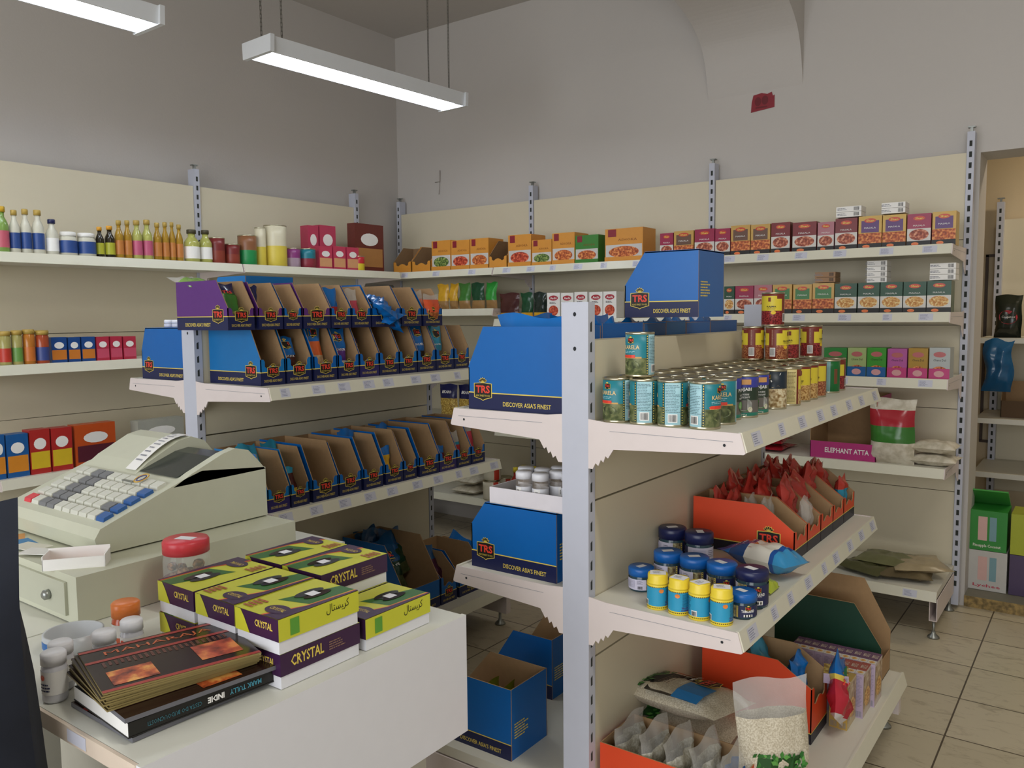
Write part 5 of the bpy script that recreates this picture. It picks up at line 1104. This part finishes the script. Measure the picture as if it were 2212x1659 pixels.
for k, (a, b_, yt, c) in enumerate(((944, 968, 600, BAGY), (970, 988, 601, BAGY), (990, 1015, 616, BAGG), (1017, 1045, 615, BAGDG), (1048, 1072, 614, PM('#2f9a3a')))):
    x0, x1 = on(a, 660, y=4.06).x, on(b_, 660, y=4.06).x; pouch('snack_bag', x1 - x0, .165, .04, [(.3, PM('#a07a4a')), (1, c)], ((x0 + x1) / 2, 4.07, 1.49), RB, 'standing snack bag on the corner shelf, %s from the left' % ORD[k], 'snack bags on the corner shelf', 430 + k)
for k, (a, b_, c) in enumerate(((1076, 1119, BAGBR), (1122, 1148, BAGDG), (1150, 1178, PM('#1c2c26')))):
    x0, x1 = on(a, 660, y=4.06).x, on(b_, 660, y=4.06).x; pouch('snack_bag', x1 - x0, .16, .04, [(.25, BAGY), (1, c)], ((x0 + x1) / 2, 4.08, 1.425), RB, 'dark snack bag left of the white spice boxes, %s from the left' % ORD[k], 'dark snack bags', 440 + k)
for k in range(3): pouch('noodle_bag', .15, .22, .05, [(.6, food('#8a6a2a', '#b5923a', '#d8bf6a', 120)), (1, BAGN)], (-3.5 + .14 * k, 4.08 + .02 * k, .785), RB, 'navy topped fried snack bag behind the left gondola, %s from the left' % ORD[k], 'fried snack bags', 450 + k, deco=lambda d: d.txt('BIKANO', 0, .17, .08, .02, WHITE, .03))
RBT = mat('#9a1f14', .15, noise=.1); YCP = mat('#d8c22a', .4)
CHB = proto('chilli_sauce_bottle', 'bottle', bottle_parts(.032, .26, .014, .17, YCP, .017, .03, RBT, mat('#c9402a', .4), (.25, .5)))
for k in range(9): put(CHB, (-2.95 + .075 * (k % 5), 4.06 + .085 * (k // 5), .252), 0, 'red chilli sauce bottle with yellow cap, %s row, %s from the left' % (['front', 'rear'][k // 5], ORD[k % 5]), 'chilli sauce bottles')
RAJ = proto('large_bean_tin', 'tin', can_parts(.055, .12, lambda t, z: mat('#2f7a2e', .4) if z < .015 else mat('#c9402e', .4) if 20 < adeg(t) < 60 else mat('#d8d2bc', .4), TIN))
for x, y, z, l in ((-3.14, 4.06, .291, 'lower front'), (-3.14, 4.07, .4125, 'upper'), (-3.14, 4.19, .291, 'lower rear')): put(RAJ, (x, y, z), .4, 'white and red bean tin with a green foot band, ' + l, 'large bean tins')
for k in range(2): flat('flour_bag', .2, .26, .06, FLR, (-3.36, 4.03, .291 + .064 * k), 0, 'cream bag lying on the low corner shelf, %s' % ['lower', 'upper'][k], 'cream bags on the low shelf', 460 + k)
# ---- left wall: faces +X
def lrow(items, z, x, yb, mk):
    for i, (a, b_, yt, k) in enumerate(items):
        y0, y1 = on(a, yb, x=x).y, on(b_, yb, x=x).y; h = on((a + b_) / 2, yt, x=x).z - z; mk(i, (y0 + y1) / 2, y1 - y0, h, k)
OIL = mat('#a8822a', .1, noise=.08); MILK = mat('#d0cdbb', .25); GC = mat('#b89a4a', .4); LB = mat('#2a4a8a', .4, noise=.2); OLV = mat('#b0b060', .12)
BT = {'o': ('golden oil bottle with gold cap', OIL, GC, mat('#c07a3a', .4)), 'k': ('oil bottle with a pink label', OLV, GC, mat('#c05a7a', .4)), 'c': ('white coconut bottle with gold cap', MILK, GC, LB), 'b': ('white bottle with blue cap', MILK, NLID, WHITE), 'd': ('dark bottle with orange cap', mat('#2a2416', .15), mat('#d89a2a', .4), mat('#b0b030', .4)), 'w': ('pale honey bottle with dark cap', OLV, mat('#4a442e', .5), WHITE), 'f': ('colourful fruit bottle with yellow cap', mat('#7a9a4a', .2), mat('#c9a02a', .4), mat('#c05a6a', .4))}
def mkb(i, y, w, h, k):
    n, bm, cm, lm = BT[k]; r = w / 2 - .001; put(proto('oil_bottle', 'bottle', bottle_parts(r, h, r * .45, h * .6, cm, r * .6, h * .12, bm, lm, (.12, .48))), (-3.85, y, 1.735), RL, '%s, %s on the left wall top shelf' % (n, ORD[i] if i < 14 else ['fifteenth', 'sixteenth', 'seventeenth', 'eighteenth', 'nineteenth', 'twentieth'][i - 14]), 'bottles on the left wall top shelf')
lrow([(-8, 22, 447, 'f'), (23, 46, 455, 'c'), (47, 70, 453, 'c'), (72, 98, 455, 'c'), (101, 128, 475, 'b'), (208, 226, 491, 'd'), (228, 249, 489, 'd'), (250, 268, 477, 'o'), (269, 286, 477, 'o'), (287, 308, 477, 'k'), (309, 330, 476, 'k'), (333, 350, 482, 'o'), (351, 366, 481, 'o'), (367, 380, 481, 'o'), (381, 396, 486, 'o'), (400, 430, 497, 'w'), (432, 457, 498, 'w')], 1.735, -3.85, 555, mkb)
for i, (a, b_) in enumerate(((130, 166), (168, 206))):
    y0, y1 = on(a, 545, x=-3.85).y, on(b_, 545, x=-3.85).y; r = (y1 - y0) / 2; put(proto('coconut_oil_jar', 'jar', jar_parts(r, .11, .022, MILK, WHITE, LB, .015, .07, sticker=False, lidr=r * .9)), (-3.85, (y0 + y1) / 2, 1.735), RL, 'white jar with blue label on the left wall top shelf, %s' % ['left one', 'right one'][i], 'white jars with blue labels')
def bx(c, c2, nm, cat, lab, grp):
    def f(i, y, w, h, k):
        m = box_mb(w - .003, .07, h, mat(c, .35)); d = D(m, FRONT); d.rect(-w * .45, w * .45, h * .12, h * .5, mat(c2, .4)); d.up(); d.ell(0, h * .68, w * .3, h * .13, WHITE); put(proto(nm, cat, m), (XR_, y, ZR_), RL, lab % ORD[i], grp)
    return f
def cn(c, c2, lab, grp):
    def f(i, y, w, h, k):
        r = w / 2 - .001; put(proto('food_tin', 'tin', can_parts(r, h, lambda t, z: mat(c2, .4) if z < h * .45 else mat(c, .35), TIN, 20)), (-3.86, y, ZR_), RL, lab % ORD[i], grp)
    return f
XR_, ZR_ = -3.84, 1.735
lrow([(458, 489, 514, 0), (491, 521, 528, 0)], ZR_, XR_, 565, cn('#7a2a2a', '#8a3a2a', 'red and gold tin on the left wall top shelf, %s', 'red tins')); lrow([(523, 557, 509, 0)], ZR_, XR_, 570, cn('#8a5a3a', '#1f8a4a', 'tall green tin on the left wall top shelf, %s and only', 'green tin')); lrow([(559, 579, 492, 0), (581, 621, 488, 0)], ZR_, XR_, 572, cn('#d8d0b4', '#d8c24a', 'white and yellow tin stack on the left wall top shelf, %s', 'white tins')); lrow([(623, 651, 537, 0)], ZR_, XR_, 574, cn('#8a3a7a', '#a890a0', 'purple tin on the left wall top shelf, %s and only', 'purple tin')); lrow([(653, 683, 538, 0)], ZR_, XR_, 576, cn('#1f7a8a', '#8a2a3a', 'teal tin on the left wall top shelf, %s and only', 'teal tin'))
lrow([(690, 719, 533, 0), (721, 748, 533, 0), (750, 776, 535, 0)], ZR_, XR_, 580, bx('#c23a58', '#d8a070', 'custard box', 'box', 'pink custard box, %s from the left on the top shelf', 'pink custard boxes')); lrow([(779, 797, 553, 0)], ZR_, XR_ + .03, 583, cn('#c22a34', '#d8c22a', 'red and yellow tin before the tall brown boxes, %s and only', 'red and yellow tin'))
XR_ = -3.93; lrow([(667, 690, 488, 0), (692, 727, 488, 0)], ZR_, XR_, 570, bx('#b83a58', '#c98a60', 'custard box', 'box', 'pink custard box of the rear row, %s from the left', 'rear pink boxes')); lrow([(768, 830, 485, 0)], ZR_, XR_, 578, bx('#6a2a24', '#b5804a', 'pastry box', 'box', 'tall brown pastry box in the corner, %s and only', 'tall brown box'))
XR_, ZR_ = -3.84, 1.255; lrow([(0, 25, 716, 0), (27, 50, 714, 0), (52, 77, 712, 0), (79, 107, 714, 0)], ZR_, XR_, 785, lambda i, y, w, h, k: put(proto('pickle_jar', 'jar', jar_parts(w / 2, h, .02, mat(['#a8a060', '#a8a060', '#b8722a', '#a84a2a'][i], .15), GC, mat(['#c23a2a', '#6a9a4a', '#c9702a', '#3a4a8a'][i], .4), .015, h * .5, sticker=False)), (-3.84, y, 1.255), RL, 'pickle jar on the left wall second shelf, %s from the picture edge' % ORD[i], 'pickle jars'))
lrow([(112, 147, 729, 0), (149, 176, 729, 0), (178, 208, 728, 0)], ZR_, XR_, 782, bx('#1f4a8a', '#c9782a', 'juice carton', 'carton', 'blue juice carton on the second shelf, %s from the jars', 'blue juice cartons')); lrow([(210, 238, 728, 0), (240, 266, 727, 0), (268, 296, 727, 0)], ZR_, XR_, 780, bx('#b83048', '#c9506a', 'juice carton', 'carton', 'pink juice carton on the second shelf, %s from the blue ones', 'pink juice cartons'))
ZR_ = .765; lrow([(-10, 15, 940, 0), (17, 66, 938, 0)], ZR_, XR_, 1030, bx('#1a5a9a', '#d88a2a', 'juice carton', 'carton', 'large blue orange juice carton on the third shelf, %s', 'large blue juice cartons')); lrow([(67, 112, 928, 0), (114, 160, 924, 0)], ZR_, XR_, 1015, bx('#b02a28', '#d8b82a', 'juice carton', 'carton', 'red and yellow mango juice carton, %s', 'mango juice cartons')); lrow([(165, 253, 915, 0)], ZR_, XR_, 1000, bx('#c2501f', '#5a2030', 'snack carton', 'carton', 'orange snack display carton behind the register, %s and only', 'orange snack carton')); lrow([(300, 400, 905, 0)], ZR_, XR_, 975, bx('#a8a89c', '#8f9088', 'appliance box', 'box', 'grey box on the third shelf behind the post, %s and only', 'grey box'))
# ---- back room
b = MB()
for z in (1.29, .82, .5): b.box(-.64, 2., 5.5, 6.05, z - .03, z, DECK)
p_ = post(.04, .06, 2.07, 'front'); p_.xf(Matrix.Translation((-.6, 6.0, .055))); q = MB(); q.box(-.58, 2., 6.06, 6.08, .3, 2.02, PANEL); put(proto('back_room_shelving', 'shelving', [('shelf_boards', b), ('upright_post', p_), ('back_panel', q)]), (0, 0, 0), 0, 'cream shelving seen through the doorway')
for k in range(2): pouch('noodle_bag', .14, .25, .1, [(.25, PM('#22261f')), (1, PM('#262c24'))], (-.5 + .15 * k, 5.62, 1.29), RB, 'black bag with a red oval label in the back room, %s' % ['left', 'right'][k], 'black bags', 500 + k, deco=lambda d: (d.ell(0, .12, .05, .04, mat('#b02434', .4)), d.up(), d.txt('Coquitos', 0, .12, .07, .018, WHITE)), cat='bag')
put(CT('display_carton', .4, .25, .2, .1, mat('#5a4226', .7), band=None, line=False, side=None, text=False, frontlogo=False, notch=False), (-.32, 5.6, .82), RB, 'brown open carton on the back room shelf')
pouch('plastic_bag', .15, .3, .1, [(1, PM('#1f5a86'))], (-.53, 5.5, .98), RB, 'blue plastic bag hanging from the back room shelf', None, 510, crumple=.012, cat='bag')
def jb(c, t, tc): m = box_mb(.19, .2, .2, mat(c, .4)); f = D(m, FRONT); f.rect(-.03, .01, .05, .17, mat('#d8b0a8', .4)); f.rect(.02, .05, .05, .17, mat('#7aa0a8', .4)); f.up(); f.txt(t, .01, .022, .12, .02, mat(tc, .4), .02); return m
put(proto('juice_case', 'case', jb('#c4c2bc', 'Lychee', '#c04a5a')), (-.47, 4.62, .056), RB, 'white juice case lettered Lychee on the doorstep'); m = jb('#2f8a34', 'Pineapple Coconut', '#e8e4d8'); m.prism([(.2, .2), (.05, .29), (.055, .296), (.205, .206)], 'x', -.09, .09, mat('#4aa04a', .4)); put(proto('juice_case', 'case', m), (-.475, 4.62, .2585), RB, 'green juice case with raised flap standing on the white case')
put(proto('juice_case', 'case', jb('#4a3a5a', '', '#ffffff') if False else box_mb(.2, .2, .2, mat('#4a3a5a', .4))), (-.265, 4.62, .056), RB, 'purple juice case at the right picture edge'); put(proto('juice_case', 'case', box_mb(.2, .2, .2, mat('#a8b02a', .4))), (-.265, 4.62, .2585), RB, 'yellow green juice case at the right picture edge')
# ================================================================== CAMERA AND VIEW
cam = bpy.data.cameras.new('camera'); co = bpy.data.objects.new('camera', cam); COL.objects.link(co)
cam.sensor_fit = 'HORIZONTAL'; cam.sensor_width = 36; cam.lens = FPX / 2212 * 36; cam.clip_start = .02
R3 = Matrix((RT, UP, -FW)).transposed(); co.matrix_world = Matrix.Translation(CAM) @ R3.to_4x4(); SC.camera = co
vs = SC.view_settings; SC.display_settings.display_device = 'sRGB'; vs.view_transform = 'Standard'; vs.look = 'None'; vs.exposure = -.18; vs.gamma = 1; vs.use_curve_mapping = False
